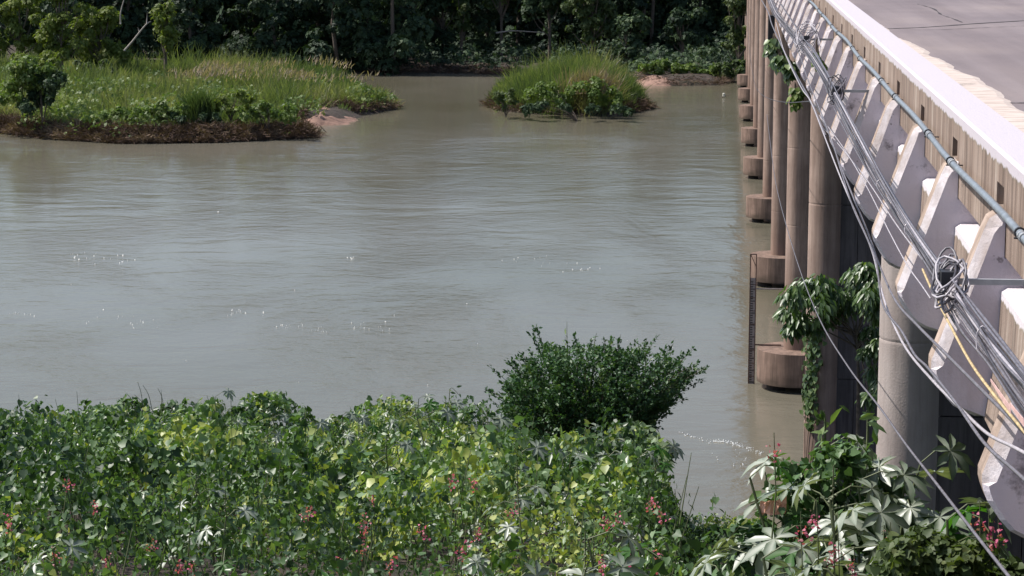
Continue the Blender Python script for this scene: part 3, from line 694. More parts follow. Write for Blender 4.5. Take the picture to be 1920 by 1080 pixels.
sel = ((gap > .36) | (dep > .45)) & (dep < hh*1.0) & (~lowm | (rng.random(len(Xs)) < .6))
Xs, Yr, ct, dep = Xs[sel], Yr[sel], ct[sel], dep[sel]
pos = np.stack([Xs, Yr, ct-dep], -1); n_ = len(pos)
eps = .10
gxn = (canopy(Xs+eps, Yr)[0]-canopy(Xs-eps, Yr)[0])/(2*eps); gyn = (canopy(Xs, Yr+eps)[0]-canopy(Xs, Yr-eps)[0])/(2*eps)
nrm = unit(np.stack([-gxn, -gyn, np.ones(n_)], -1)); nrm = unit(nrm + rdir(n_)*.62)
d = rdir(n_); d = d - nrm*(d*nrm).sum(-1, keepdims=True); d[:, 2] -= .45; d = unit(d)
pt = fbm(Xs*.5, Yr*.4, 20, 3)
rv = np.clip(.42 + (pt-.5)*2.4 + rng.normal(0, .20, n_) - dep*.0, 0, .94); rv = np.where(rng.random(n_) < .004, 1.0, rv)
sz = (.055 + .085*rng.random(n_)**1.6) * np.interp(fbm(Xs*.25, Yr*.25, 40, 2), [.35, .65], [.75, 1.35]) * np.interp(Yr, [10, 60], [.85, 1.25])
half = rng.random(n_) < .62
tk = obj('bank_thicket', leaf_mesh('bank_thicket', HEART, pos[half], d[half], nrm[half], sz[half], M['leaf_vine'], rnd=rv[half]))
tag(tk, 'dense tangle of broad leaved creepers covering the near river bank', kind='stuff')
h2 = ~half
tk2 = obj('bank_undergrowth', leaf_mesh('bank_undergrowth', LANCE, pos[h2], d[h2], nrm[h2], sz[h2]*1.25, M['leaf_pier'], rnd=rv[h2]))
tag(tk2, 'narrow leaved undergrowth mixed through the near bank creepers', kind='stuff')
# twigs
mb = MB()
for i in range(700):
    Y = 11 + 48*random.random()**.7; X = random.uniform(-Y*.3-1, min(1.4, Y*.1)); t, gg = canopy(np.array([X]), np.array([Y])); t = t[0]; gg = gg[0]
    if X > -.032*Y and Y > 28: continue
    l = min(1.6, t-gg+.15); dx, dy = random.uniform(-.5, .5), random.uniform(-.3, .3)
    mb.tube([(X, Y, t-l), (X+dx*.5, Y+dy*.5, t-l*.4), (X+dx, Y+dy, t+.05+.15*random.random())], [.012, .009, .004], 4)
tag(mb.build('bank_twigs', M['stem']), 'thin green stems poking through the near bank creepers', kind='stuff')

# castor oil plants ------------------------------------------------------
def castor_leaf(nl, seed, droop):
    r = random.Random(seed); V = [(0, 0, 0)]; Fc = []
    for i in range(nl):
        a = -2.5 + 5.0*i/(nl-1); L = (1.0 - .42*abs(a)/2.55)*r.uniform(.9, 1.05); wv = .145*L*r.uniform(.85, 1.1)+.02
        dx, dy = sin(a), cos(a); px_, py_ = cos(a), -sin(a); k = len(V)
        dz = lambda t: -droop*t*t + .05*sin(a*3+seed)
        for t, s, lift in ((.32, -.8, .05), (.32, .8, .05), (.62, -1, .045), (.62, 1, .045), (.62, 0, -.02), (1, 0, 0), (.32, 0, -.02)):
            V.append((dx*L*t + px_*wv*s, dy*L*t + py_*wv*s, dz(L*t)+lift))
        a1, b1, a2, b2, mid, tip, m0 = range(k, k+7)
        Fc += [(0, m0, a1), (0, b1, m0), (a1, m0, mid), (a1, mid, a2), (m0, b1, b2), (m0, b2, mid), (a2, mid, tip), (mid, b2, tip)]
    return T(V, Fc)
castor_meshes = {}
for gi, mt in enumerate((M['leaf_castor'], M['leaf_castor_green'])):
    for s in range(4):
        tv, tf = castor_leaf([8, 9, 7, 8][s], s*5+gi, [.25, .45, .12, .35][s])
        rn = [.35, .55, .4, .62][s]; ar = np.full(len(tv), rn); ar[0] = 1.0; ar[5::7] = .85; ar[7::7] = 1.0; castor_meshes[(gi, s)] = mesh_np('leaf', tv, tris=tf, mat=mt, rnd=ar)
def frame(d, n):
    d = Vector(d).normalized(); x = d.cross(Vector(n)).normalized(); z = x.cross(d); return Matrix((x, d, z)).transposed()
castor_count = 0
def castor(px, py, Y, h, nleaf, leaf, label, group, green=.2, top=None):
    """px, py: where the top of the plant shows; h: height of stem"""
    global castor_count
    castor_count += 1; r = random.Random(castor_count*13+1)
    p = atY(px, py - (8 if px > 1400 else 0), Y)
    if top is not None: p = np.array([p[0], Y, top])
    base = Vector((p[0]+r.uniform(-.1, .1), Y+r.uniform(-.1, .1), p[2]-h)); root = empty('castor_plant', base, label, 'castor plant', group)
    mb = MB(); tips = []
    for s in range(max(1, nleaf//6)):
        e = Vector((r.uniform(-.55, .55)*leaf*1.9, r.uniform(-.35, .35)*leaf*1.4, h*(1 - .22*s/max(1, nleaf//6)) - .1)); mb.tube([(0, 0, 0), e*.5 + Vector((r.uniform(-.1, .1), 0, .05)), e], [.017*leaf/.35, .013*leaf/.35, .009*leaf/.35], 5); tips.append(e)
    for i in range(nleaf):
        e = tips[i % len(tips)]; a = i*2.4 + r.uniform(-.4, .4); lv = i//len(tips)
        out = Vector((cos(a), sin(a), 0)); at_ = e - Vector((0, 0, lv*.16*leaf/.3)); pl = leaf*r.uniform(.55, 1.0)*(1 + .2*lv)
        tip = at_ + out*pl + Vector((0, 0, pl*r.uniform(.0, .5) - .08*lv)); mb.tube([at_, at_.lerp(tip, .5)+Vector((0, 0, .05)), tip], [.0055, .005, .004], 4)
        nn = Vector((out.x*.35 + r.uniform(-.35, .35) - .15, out.y*.35 + r.uniform(-.45, .2) - .25, 1)); dd = out + Vector((0, 0, -.25-r.random()*.5))
        gi = 1 if r.random() < green else 0
        o = bpy.data.objects.new('leaf', castor_meshes[(gi, r.randrange(4))]); link(o, root)
        sc_ = leaf*r.uniform(.75, 1.15)*.78; o.matrix_local = Matrix.Translation(tip) @ (frame(dd, nn).to_4x4()) @ Matrix.Scale(sc_, 4)
    mb.build('stem', M['stem'], root)
    # seed spike
    if r.random() < .35:
        q = MB(); e = tips[0]; q.tube([e, e+Vector((0, 0, .30))], .005, 4)
        for k in range(16):
            t = k/16; c = e + Vector((r.uniform(-.025, .025), r.uniform(-.025, .025), .03 + .30*t)); s = .012*(1.3-t)
            q.add([c+Vector(v)*s for v in ((1,0,0),(-1,0,0),(0,1,0),(0,-1,0),(0,0,1),(0,0,-1))], [(0,2,4),(2,1,4),(1,3,4),(3,0,4),(2,0,5),(1,2,5),(3,1,5),(0,3,5)])
        q.build('seed_spike', M['stem'], root)
    return root
big = [(1551, 830, 16.0, 2.2, 'tall castor plant with white sheen leaves in front of the ivy clad column'),
       (1629, 845, 15.5, 2.2, 'castor plant whose top leaves reach the foot of the nearest column'),
       (1500, 880, 15.2, 2.0, 'castor plant on the left flank of the pale leaved clump by the column'),
       (1560, 925, 14.2, 1.7, 'castor plant in the middle of the pale leaved clump by the column'),
       (1640, 935, 14.0, 1.6, 'castor plant low in front of the nearest column'),
       (1690, 880, 15.4, 2.0, 'castor plant overlapping the shaded pier wall'),
       (1770, 958, 14.0, 1.7, 'lone dark castor plant standing before the shaded pier wall'),
       (1425, 935, 15.6, 1.7, 'castor plant leaning out over the brown water left of the pale clump'),
       (1310, 985, 14.6, 1.5, 'castor plant at the right end of the creeper covered slope'),
       (1372, 1035, 13.6, 1.5, 'castor plant at the bottom edge below the brown water'),
       (1455, 1045, 13.4, 1.4, 'castor plant with one broad grey leaf at the bottom edge'),
       (1530, 1020, 13.6, 1.5, 'castor plant with pink flowers beside it, below the pale clump'),
       (1620, 1050, 13.3, 1.4, 'castor plant at the bottom edge in front of the nearest column'),
       (1205, 985, 15.6, 1.4, 'castor plant with one wide white leaf right of the bottom centre'),
       (1050, 1015, 14.8, 1.3, 'castor plant with spread leaves at the bottom centre'),
       (1255, 960, 17.0, 1.5, 'castor plant behind the wide white leaf on the slope')]
for (x, y, Y, h, lab) in big:
    Xc = atY(x, y, Y)[0]; zt = float(canopy(np.array([Xc]), np.array([Y]))[0][0])
    castor(x, y, Y, h, 20 if x > 1400 else 13, .36 if x > 1400 else .32, lab, 'castor oil plants on the bank', .22, top=None if x > 1400 else zt+.3)
ORDM = ['first', 'second', 'third', 'fourth', 'fifth', 'sixth', 'seventh', 'eighth', 'ninth', 'tenth', 'eleventh', 'twelfth', 'thirteenth', 'fourteenth', 'fifteenth']
mid = [(700, 985, 18), (690, 1030, 15.5), (960, 1060, 14.5), (400, 935, 24), (645, 1030, 15.2), (375, 985, 20), (165, 1000, 18), (60, 1010, 17), (860, 1000, 19), (1130, 890, 28), (1175, 930, 22), (1030, 900, 28), (940, 930, 25), (1000, 950, 21), (1110, 960, 19)]
for i, (x, y, Y) in enumerate(sorted(mid)):
    Xc = atY(x, y, Y)[0]; zt = float(canopy(np.array([Xc]), np.array([Y]))[0][0])
    castor(x, y-4, Y, 1.2, 9, .27, ORDM[i] + ' from the left of the small castor plants half buried on the lower slope', 'small castor plants on the lower slope', .15, top=zt+.22)
ONES = ['', 'first', 'second', 'third', 'fourth', 'fifth', 'sixth', 'seventh', 'eighth', 'ninth', 'tenth', 'eleventh', 'twelfth', 'thirteenth', 'fourteenth', 'fifteenth', 'sixteenth', 'seventeenth', 'eighteenth', 'nineteenth']
ORD = [ONES[k] if k < 20 else {2: 'twent', 3: 'thirt', 4: 'fort', 5: 'fift', 6: 'sixt', 7: 'sevent', 8: 'eight'}[k//10] + ('ieth' if k % 10 == 0 else 'y-' + ONES[k % 10]) for k in range(1, 90)]
r0 = random.Random(5)
xs0 = sorted([r0.choice([r0.uniform(470, 1240), r0.uniform(640, 1240), r0.uniform(60, 1240)]) for _ in range(69)])
for i, x in enumerate(xs0):
    top = float(np.interp(x, [p[0] for p in sky_px], [p[1] for p in sky_px]))
    u = r0.random()**1.4; y = top + 5 + u*100; Y = float(np.interp(y, [750, 820, 900, 960], [57, 50, 34, 26])) + r0.uniform(-2, 1)
    Xc = atY(x, y, Y)[0]; zt = canopy(np.array([Xc]), np.array([Y]))[0][0]; zz = max(zt + .25, atY(x, y, Y)[2])
    # keep the plant rooted in the canopy
    pr = (CAMZ - zt - .42) / Y * F - 100
    castor(x, y, Y, 1.8, 9, .34, ORD[i] + ' pale castor plant from the left among those rising along the bank top', 'pale castor plants along the bank top', .08, top=zt + (r0.uniform(.3, .65) if x < 930 else r0.uniform(.05, .25)))

uc = []
for i in range(34):
    x = random.uniform(1400, 1740); yt = np.interp(x, [1400, 1470, 1550, 1640, 1740], [985, 905, 875, 880, 960]); y = yt + random.random()*(1080-yt); uc.append(atY(x, y, random.uniform(15.2, 17.5)))
for k_, (mt_, tm_, nn_, sz_, lab_) in enumerate(((M['leaf_vine'], HEART, 5200, .075, 'dark leafy undergrowth filling the clump of castor plants beside the columns'),)):
    SHRUB_LATER = (uc, mt_, tm_, nn_, sz_, lab_)

# pink flower sprays ------------------------------------------------------
fl = []
for s in range(3):
    n = 22; pos_ = np.stack([rng.normal(0, .05, n), rng.normal(0, .05, n), rng.uniform(-.02, .26, n)], -1)
    dd = rdir(n)+[0, 0, .3]; fl.append(leaf_mesh('blossom', HEART, pos_, dd, rdir(n), .028+.022*rng.random(n), M['flower']))
fp = [(845, 915), (890, 910), (700, 945), (685, 985), (680, 1010), (685, 1040), (795, 1005), (890, 1010), (862, 1042), (1160, 985), (1140, 990), (1215, 955), (130, 915), (180, 955), (20, 985), (100, 1055), (200, 1058), (280, 1030), (335, 1068), (362, 1075), (575, 970), (640, 1070), (730, 1072), (1130, 1070), (1180, 1065), (1240, 1060), (1450, 862), (1530, 985), (1570, 1045), (1668, 1030), (1562, 1060), (1835, 990), (1852, 1005), (1870, 1022), (1860, 1045), (1240, 975), (960, 965), (1600, 1075), (1500, 1010)]
for i, (x, y) in enumerate(sorted(fp)):
    Y = 20.0
    for it in range(6):      # settle on the canopy along the line of sight
        p = atY(x, y, Y); zt = canopy(np.array([p[0]]), np.array([Y]))[0][0]; Y = float(np.clip(Y + (p[2]-zt-.12)*2.2, 12.8, 30))
    if x > 1400: Y = 13.4
    p = atY(x, y+6, Y); rt_ = empty('flower_spray', p, ORD[i] + ' spray of pink blossoms from the left along the lower bank', 'flower spray', 'pink flower sprays')
    o = obj('blossom', fl[i % 3], rt_); o.rotation_euler = (random.uniform(-.4, .4), random.uniform(-.4, .4), random.uniform(0, 6)); s = random.uniform(.42, .66)*(Y/15)**.5; o.scale = (s, s, s)
    q = MB(); q.tube([(0, 0, -.5), (0.02, 0, -.2), (0, 0, .2)], [.006, .005, .003], 4); q.build('stalk', M['stem'], rt_)

# small leaved shrub in the bottom right corner --------------------------
def shrub(name, centers, radii, N, size, tmpl, mat, base, label, cat, group=None, spread=.55, jit=.35, up=.5, wood=None, nb=14, br=.03):
    root = empty(name, base, label, cat, group); centers = np.array(centers, float); radii = np.array(radii, float); b0 = np.array(base)
    p, u, c = blob_points(N, centers, radii, jit); nn = unit(u + [0, 0, up] + rdir(N)*spread); dd = rdir(N) + [0, 0, -.5]
    cr = rng.random(len(centers))*.35
    o = obj('foliage', leaf_mesh('foliage', tmpl, p-b0, dd, nn, size*(.7+.6*rng.random(N)), mat, rnd=np.clip(.3+cr[c]+rng.normal(0, .16, N), 0, 1)), root)
    mb = MB()
    for i in range(min(nb, len(centers)*3)):
        e = Vector(centers[i % len(centers)] - b0) + Vector(rng.normal(0, 1, 3))*float(np.mean(radii))*.35
        m1 = e*.45 + Vector((0, 0, e.z*.15)) + Vector(rng.normal(0, .06, 3))*abs(e.z); mb.tube([(0, 0, -.3), m1*.6, m1, e], [br, br*.8, br*.55, br*.2], 5)
    mb.build('branches', wood or M['bark'], root); return root
uc, mt_, tm_, nn_, sz_, lab_ = SHRUB_LATER
shrub('undergrowth_bush', uc, [random.uniform(.14, .26) for _ in uc], nn_, sz_, tm_, mt_, (uc[0][0], 16.3, float(ground_h(np.array([uc[0][0]]), np.array([16.3]))[0])), lab_, 'bush', jit=.8, nb=24, br=.012)
cr = []
for i in range(26):
    x = random.uniform(1650, 1900); y = np.interp(x, [1650, 1720, 1800, 1900], [1060, 1020, 1040, 1062]) + random.uniform(0, 60); cr.append(atY(x, y, random.uniform(12.6, 13.6)))
shrub('leafy_shrub', cr, [.13]*26, 5200, .055, HEART, M['leaf_light'], (cr[0][0], 13.1, 12.3), 'low bright leaved shrub in the bottom corner before the shaded pier wall', 'shrub', jit=.8, nb=20, br=.01)

# small rounded bush standing against the river ---------------------------
bY = 56.5; SH = -4; bc = atY(1115, 760, bY); bb = atY(1105, 838, bY)
broot = empty('river_bush', (bb[0], bY, bb[2]-.6), 'dark fine leaved bush standing alone against the river, right of centre', 'bush'); b0 = np.array([bb[0], bY, bb[2]-.6])
outline = [(945, 790), (928, 765), (948, 725), (950, 690), (985, 668), (1022, 635), (1060, 642), (1120, 640), (1165, 650), (1212, 650), (1262, 662), (1300, 680), (1318, 705), (1285, 745), (1240, 765), (1235, 800), (1180, 812)]
outline = [(x+SH, y) for x, y in outline]; mb = MB(); lp, ldr, lr = [], [], []
for i in range(330):
    if i < 140:
        k = random.random()*(len(outline)-1); a, b_ = outline[int(k)], outline[int(k)+1]; t = k-int(k); ex, ey = a[0]+(b_[0]-a[0])*t, a[1]+(b_[1]-a[1])*t
        Y = bY + random.uniform(-1.0, 1.0); s = random.uniform(.82, 1.17)
    else:
        k = random.random()*(len(outline)-1); a, b_ = outline[int(k)], outline[int(k)+1]; t = k-int(k); ex, ey = a[0]+(b_[0]-a[0])*t, a[1]+(b_[1]-a[1])*t
        s = random.random()**.6*.92; Y = bY + random.choice([-1, -1, 1])*2.1*math.sqrt(max(0, 1-s*s))*random.uniform(.75, 1.05)
    e = Vector(atY(1110+(ex-1110)*s, 790+(ey-790)*s, Y)); st = Vector(b0) + Vector((random.uniform(-.2, .2), random.uniform(-.2, .2), .2))
    m1 = st.lerp(e, .5) + Vector((random.uniform(-.2, .2), random.uniform(-.2, .2), random.uniform(.0, .35)))
    pts = crom([st, m1, e], 7); mb.tube([p-Vector(b0) for p in pts], list(np.linspace(.022, .004, len(pts))), 4)
    g0 = random.random()*.5
    for j in range(64):
        t = random.uniform(.42, 1.0)**.8; q = st.lerp(m1, t*2) if t < .5 else m1.lerp(e, t*2-1)
        sp = .20*(1.25-t); lp.append(np.array(q-Vector(b0)) + rng.normal(0, sp*.55, 3)); v = (e-m1).normalized(); ldr.append(np.array(v) + rng.normal(0, .6, 3)); lr.append(g0 + random.uniform(0, .4))
outl2 = outline + [(1205, 815), (1150, 828), (1080, 832), (1010, 838), (950, 835), (928, 812), (930, 790), (925, 765)]
for _ in range(19000):
    outline = outl2; k = random.random()*(len(outline)-1); a, b_ = outline[int(k)], outline[int(k)+1]; t = k-int(k); s_ = random.random()**.45*.93
    ex, ey = a[0]+(b_[0]-a[0])*t, a[1]+(b_[1]-a[1])*t; q = atY(1110+(ex-1110)*s_, 750+(ey-750)*s_, bY + random.uniform(-1, 1)*2.0*math.sqrt(max(0, 1-s_*s_)))
    if fbm(q[0]*1.6, q[1]*1.6, q[2]*2.4, 2) < .45: continue
    lp.append(q-b0); ldr.append(rng.normal(0, 1, 3)); lr.append(.25 + random.uniform(0, .5))
lp, ldr = np.array(lp), np.array(ldr); n_ = len(lp)
obj('foliage', leaf_mesh('foliage', DIAM, lp, ldr, unit(rdir(n_)*.7+[0, 0, .8]), .085+.06*rng.random(n_), M['leaf_bush'], rnd=np.array(lr)), broot)
mb.build('branches', M['bark'], broot)
for (x, y, tx, ty) in ((1063, 600, 1062, 645), (1213, 632, 1210, 655), (1117, 625, 1112, 645)):
    pass

vc = [(1165, 835), (1190, 822), (1215, 828), (1235, 850), (1180, 860), (1210, 870), (1232, 885), (1160, 875), (1185, 900), (1215, 910), (1238, 925), (1170, 930), (1200, 945), (1228, 955), (1140, 905), (1150, 950), (1130, 860)]
vc = [(x+random.uniform(-16, 10), y+random.uniform(-14, 14)) for x, y in vc+vc[:8]]
vc3 = [atY(x, y, np.interp(y, [820, 960], [52, 30])+random.uniform(-1.5, 1.5)) for x, y in vc]
shrub('vine_mound', vc3, [random.uniform(.2, .42)*c[1]/45 for c in vc3], 6500, .16, HEART, M['leaf_pale'], (vc3[0][0], 48, float(ground_h(np.array([vc3[0][0]]), np.array([48.]))[0])), 'mound of pale vine leaves at the right edge of the creepers below the river bush', 'creeper', jit=.8, up=.6, spread=.7, nb=12, br=.02)

# leafy tree between the columns ------------------------------------------
tY = 46.0
def tree_at(px, py, Y=tY): return atY(px, py, Y)
cl = [(1490, 560, .42), (1480, 590, .30), (1510, 545, .40), (1540, 540, .42), (1535, 575, .42), (1565, 560, .36), (1500, 600, .28), (1560, 590, .25), (1590, 575, .32), (1605, 520, .33), (1625, 510, .32), (1638, 530, .34), (1632, 560, .34), (1605, 550, .32), (1645, 580, .3), (1530, 612, .25), (1485, 618, .2), (1632, 625, .22), (1645, 650, .25), (1625, 660, .18), (1640, 700, .26), (1655, 725, .3), (1630, 745, .2), (1655, 600, .3)]
cen = [tree_at(x, y, tY+random.uniform(-.8, .8)) for x, y, r in cl]; rad = [r*.82 for x, y, r in cl]
tb = atY(1609, 800, tY); gz0 = float(ground_h(np.array([tb[0]]), np.array([tY]))[0])
troot = empty('slender_tree', (tb[0], tY, gz0), 'slender tree with drooping glossy leaves growing between the two nearest columns', 'tree'); t0 = np.array([tb[0], tY, gz0])
NN = 3300; cen = np.array(cen); p, u, c = blob_points(NN, cen, np.array(rad), .75)
dd = u*.6 + rdir(NN)*.35 + [0, 0, -1.0]; nn = unit(u + rdir(NN)*.5 + [-.2, -.3, .4])
obj('foliage', leaf_mesh('foliage', LANCE, p-t0, dd, nn, .17+.10*rng.random(NN), M['leaf_pier'], width=.20+.08*rng.random(NN), rnd=np.clip(.45+rng.normal(0, .25, NN), 0, 1)), troot)
mb = MB(); stp = [atY(x, y, tY) - t0 for x, y in ((1609, 900), (1609, 760), (1608, 660), (1605, 610))]; stp[0][2] = -.3
mb.tube(crom(stp, 4), list(np.linspace(.045, .03, 13)), 6)
for q in cen: mb.tube([stp[-1] + (stp[-2]-stp[-1])*random.random(), (stp[-1]+q-t0)/2+[0, 0, -.05], q-t0], [.02, .014, .006], 4)
mb.build('trunk', M['bark'], troot)

# creeper on the second column ---------------------------------------------
def clinging(name, pts_px, Y, X_c, R, N, label, size, spread_px):
    root = empty(name, (X_c, Y, 0), label, 'climbing plant'); P = []; U = []
    for i in range(N):
        x, y = pts_px[random.randrange(len(pts_px))]; x += random.gauss(0, spread_px); y += random.gauss(0, 11)
        q = atY(x, y, Y-R*.8); ang = math.acos(max(-.99, min(.99, (q[0]-X_c)/(R+.05)))); rr = R + .02 + .09*random.random()
        P.append((rr*cos(ang), -rr*sin(ang), q[2])); U.append((cos(ang), -sin(ang), .3))
    P, U = np.array(P), np.array(U); n_ = len(P)
    obj('leaves', leaf_mesh('leaves', HEART, P, rdir(n_)*.5+[0, 0, -1], unit(U+rdir(n_)*.4), size*(.7+.6*rng.random(n_)), M['leaf_pier']), root)
    mb = MB(); zz = sorted(P[:, 2])
    for s in range(3):
        mb.tube(crom([((R+.015)*cos(2.6-.25*s+.1*sin(k+s)), -(R+.015)*sin(2.6-.25*s+.1*sin(k+s)), zz[0]-1+(zz[-1]-zz[0]+1)*k/9) for k in range(10)], 3), .011, 4)
    mb.build('stems', M['bark'], root); return root
clinging('column_creeper', [(1518+4*sin(y*.13), y) for y in range(615, 800, 7)] + [(1516, y) for y in range(690, 770, 8)] + [(1530, y) for y in range(600, 690, 8)], 58.2, 2.77, .49, 330, 'leafy creeper climbing the left side of the column behind the slender tree', .13, 6)
# hanging leaf clumps on the bridge
def hanging(px, label, N, Y, size, rad):
    N = int(N*1.5)
    cs = [atY(x, y, Y+random.uniform(-.4, .4)) for x, y in px]; b = np.array(cs[0]); root = empty('hanging_creeper', b, label, 'hanging plant', 'creepers hanging from the bridge cables')
    p, u, c = blob_points(N, np.array(cs), np.array([rad]*len(cs)), .8)
    obj('leaves', leaf_mesh('leaves', HEART, p-b, u*.5+rdir(N)*.3+[0, 0, -1], unit(u+rdir(N)*.5+[-.3, -.5, .2]), size*.72*(.8+.5*rng.random(N)), M['leaf_creeper'] if N < 120 else M['leaf_pier']), root)
    mb = MB()
    for q in cs: mb.tube([(0, 0, .25), (q-b)*.5+[0, 0, .1], q-b], .01, 4)
    mb.build('stems', M['bark'], root)
hanging([(1450, 82), (1445, 95), (1458, 100), (1463, 112), (1470, 122), (1478, 130), (1485, 125), (1482, 140), (1458, 118)], 'larger clump of green creeper leaves hanging where the cables pass the far columns', 260, 52, .22, .15)
hanging([(1490, 172), (1496, 182), (1488, 188), (1500, 176), (1493, 196)], 'smaller bright green leaf clump clinging to a far column below the cables', 70, 56, .20, .13)
hanging([(1530, 108), (1535, 118), (1541, 126)], 'tiny sprig of leaves caught on the cable bundle beside the far fins', 40, 30, .12, .07)

# ------------------------------------------------------------------ far banks
def scatter_poly(poly, N, inset=0.0, pad=0):
    P = np.array(poly); x0, x1 = max(P[:, 0].min(), -100), min(P[:, 0].max(), 45); y0, y1 = P[:, 1].min(), min(P[:, 1].max(), 400)
    X = rng.uniform(x0, x1, N*4); Y = rng.uniform(y0, y1, N*4); dd = sdist(poly, X, Y); k = dd > inset; return X[k][:N], Y[k][:N], dd[k][:N]
# grass of the left bank
left_veg = [(-100, 186), wpt(0, 243), wpt(100, 255), wpt(230, 262), wpt(400, 258), wpt(560, 249), wpt(572, 228), wpt(640, 219), wpt(665, 215), wpt(742, 202), wpt(738, 194), wpt(700, 180), wpt(630, 160), wpt(500, 150), (-60, 300), (-100, 300)]
def tussocks(name, poly, NC, per, hfun, ymax, wd, spread, seed):
    cx_, cy_, cd = scatter_poly(poly, NC, .2); k = cy_ < ymax; cx_, cy_, cd = cx_[k], cy_[k], cd[k]; nc = len(cx_)
    ch_ = hfun(cx_, cy_, cd)*rng.uniform(.55, 1.25, nc); hue = np.clip(fbm(cx_*.14, cy_*.10, seed, 3)*1.5-.35 + rng.normal(0, .13, nc), 0, .85)
    c = np.repeat(np.arange(nc), per); n_ = len(c); off = rng.normal(0, spread, (n_, 2)); X = cx_[c]+off[:, 0]; Y = cy_[c]+off[:, 1]
    sl = rng.normal(0, .25, (nc, 2)); ln = np.stack([off[:, 0]*.9+sl[c, 0]+.1, off[:, 1]*.9+sl[c, 1]-.05, np.ones(n_)], -1) + rdir(n_)*.2
    hh_ = ch_[c]*rng.uniform(.45, 1.1, n_); Z = ground_h(X, Y)-.1
    rv = np.clip(hue[c]+rng.normal(0, .09, n_), 0, 1)
    return leaf_mesh(name, BLADE, np.stack([X, Y, Z], -1), ln, unit(ln*0+rdir(n_)*.8+[0, -.8, 0]), hh_, M['grass'], width=wd*(.7+.6*rng.random(n_)), rnd=rv)
def hl(X, Y, dd): return (.95 + 2.2*np.clip((fbm(X*.22, Y*.13, 11, 3)-.3)*2.2, 0, 1))*np.clip(.5+dd*.12, 0, 1)*np.interp(Y, [190, 205, 225, 245], [.6, .85, 1.1, 1.25])
gm = tussocks('bank_grass', left_veg, 3600, 26, hl, 285, .085, .42, 33)
tag(obj('bank_grass', gm), 'tall green grass covering the flat left river bank', kind='stuff')
X, Y, dd = scatter_poly(left_poly, 60000, .1); lump = fbm(X*.3, Y*.2, 91, 3); front = np.clip(1-(dd-1)/9, 0, 1)
k = (lump > .60-.19*front+.09*(dd < 3.5)) & (Y < 245) & ~((X > -40) & (Y < 222) & (Y > 208)); X, Y, lump, front = X[k], Y[k], lump[k], front[k]; n_ = len(X); X, Y, lump, front = X[:15000], Y[:15000], lump[:15000], front[:15000]; n_ = len(X)
Z = ground_h(X, Y)+.2+rng.random(n_)**.6*(.5+4.5*np.clip(lump-.42, 0, .3)+.6*(1-front))
gm = leaf_mesh('bank_creepers', SPRIG, np.stack([X, Y, Z], -1), rdir(n_)+[0, -.4, -.6], rdir(n_)*.6+[0, -.3, 1], .22+.2*rng.random(n_), M['leaf_creeper'], rnd=np.clip(fbm(X*.2, Y*.2, 95, 2)*1.6-.4+rng.normal(0, .14, n_), 0, 1))
tag(obj('bank_creepers', gm), 'yellow green creepers sprawling over the front of the left bank', kind='stuff')
# pale plumes at the back of the bank
X = rng.uniform(-62, -28, 5200); Y = rng.uniform(232, 268, 5200); k = (sdist(left_veg, X, Y) > 1) & (fbm(X*.12, Y*.1, 50, 2) > .46); X, Y = X[k], Y[k]; n_ = len(X)
gm = leaf_mesh('grass_plumes', BLADE, np.stack([X, Y, ground_h(X, Y)+2.0+.8*rng.random(n_)], -1), rdir(n_)*.5+[.3, 0, 1], rdir(n_)+[0, -.8, 0], .5+.4*rng.random(n_), M['plume'], width=np.full(n_, .12))
tag(obj('grass_plumes', gm), 'pale feathery seed heads at the back of the left bank grass', kind='stuff')
# dry roots and straw along the water edge
def fringe(name, line, N, h, label, mat=M['straw'], wd=.07, back=3.0, z0=0.0):
    L_ = np.array(line); seg = np.hypot(*(L_[1:]-L_[:-1]).T); cum = np.r_[0, np.cumsum(seg)]; s = rng.random(N)*cum[-1]
    X = np.interp(s, cum, L_[:, 0]) + rng.normal(0, .3, N); Y = np.interp(s, cum, L_[:, 1]) + np.abs(rng.normal(0, 1, N))*back*.5; k = fbm(X*.5, Y*.5, 60, 2)
    Z = np.maximum(ground_h(X, Y), z0) ; d_ = rdir(N)*[1.2, .8, .5]+[0, -.5, .25]; d_[:, 2] = np.where(rng.random(N) < .5, -np.abs(d_[:, 2])*.6, d_[:, 2])
    gm = leaf_mesh(name, BLADE, np.stack([X, Y, Z+.1+.6*rng.random(N)*k], -1), d_, rdir(N)+[0, -.5, .5], h*(.5+rng.random(N)), mat, width=np.full(N, wd), rnd=np.clip((k-.3)*1.6+rng.normal(0, .2, N), 0, 1))
    return tag(obj(name, gm), label, kind='stuff')
fringe('dry_fringe', [(-100, 184), wpt(0, 248), wpt(100, 260), wpt(230, 268), wpt(400, 266), wpt(592, 258)], 17000, .85, 'brown matted roots and dead grass along the left bank water edge')
fringe('dry_fringe', [(-100, 183), wpt(0, 250), wpt(100, 262), wpt(230, 270), wpt(400, 268), wpt(592, 259)], 9000, .6, 'dead roots trailing into the water along the left bank', back=.7)
fringe('dry_fringe', [wpt(575, 246), wpt(560, 236), wpt(565, 222), wpt(640, 214), wpt(660, 217), wpt(742, 204)], 2600, .8, 'brown roots under the grass around the sandy spit', back=1.2)
fringe('dry_fringe', [wpt(915, 198), wpt(940, 208), wpt(1010, 214), wpt(1100, 216), wpt(1180, 212), wpt(1222, 203)], 3500, .8, 'brown roots and dead grass around the foot of the small island', back=1.5)
fringe('dry_fringe', [wpt(690, 138), wpt(800, 137), wpt(900, 139), wpt(960, 141)], 1500, .7, 'dead grass along the far bank water edge', wd=.10)
fringe('dry_fringe', [wpt(1120, 150), wpt(1185, 155), wpt(1250, 161), wpt(1345, 160), wpt(1370, 155)], 1300, .8, 'brown roots along the far right bank near the bridge', wd=.07)
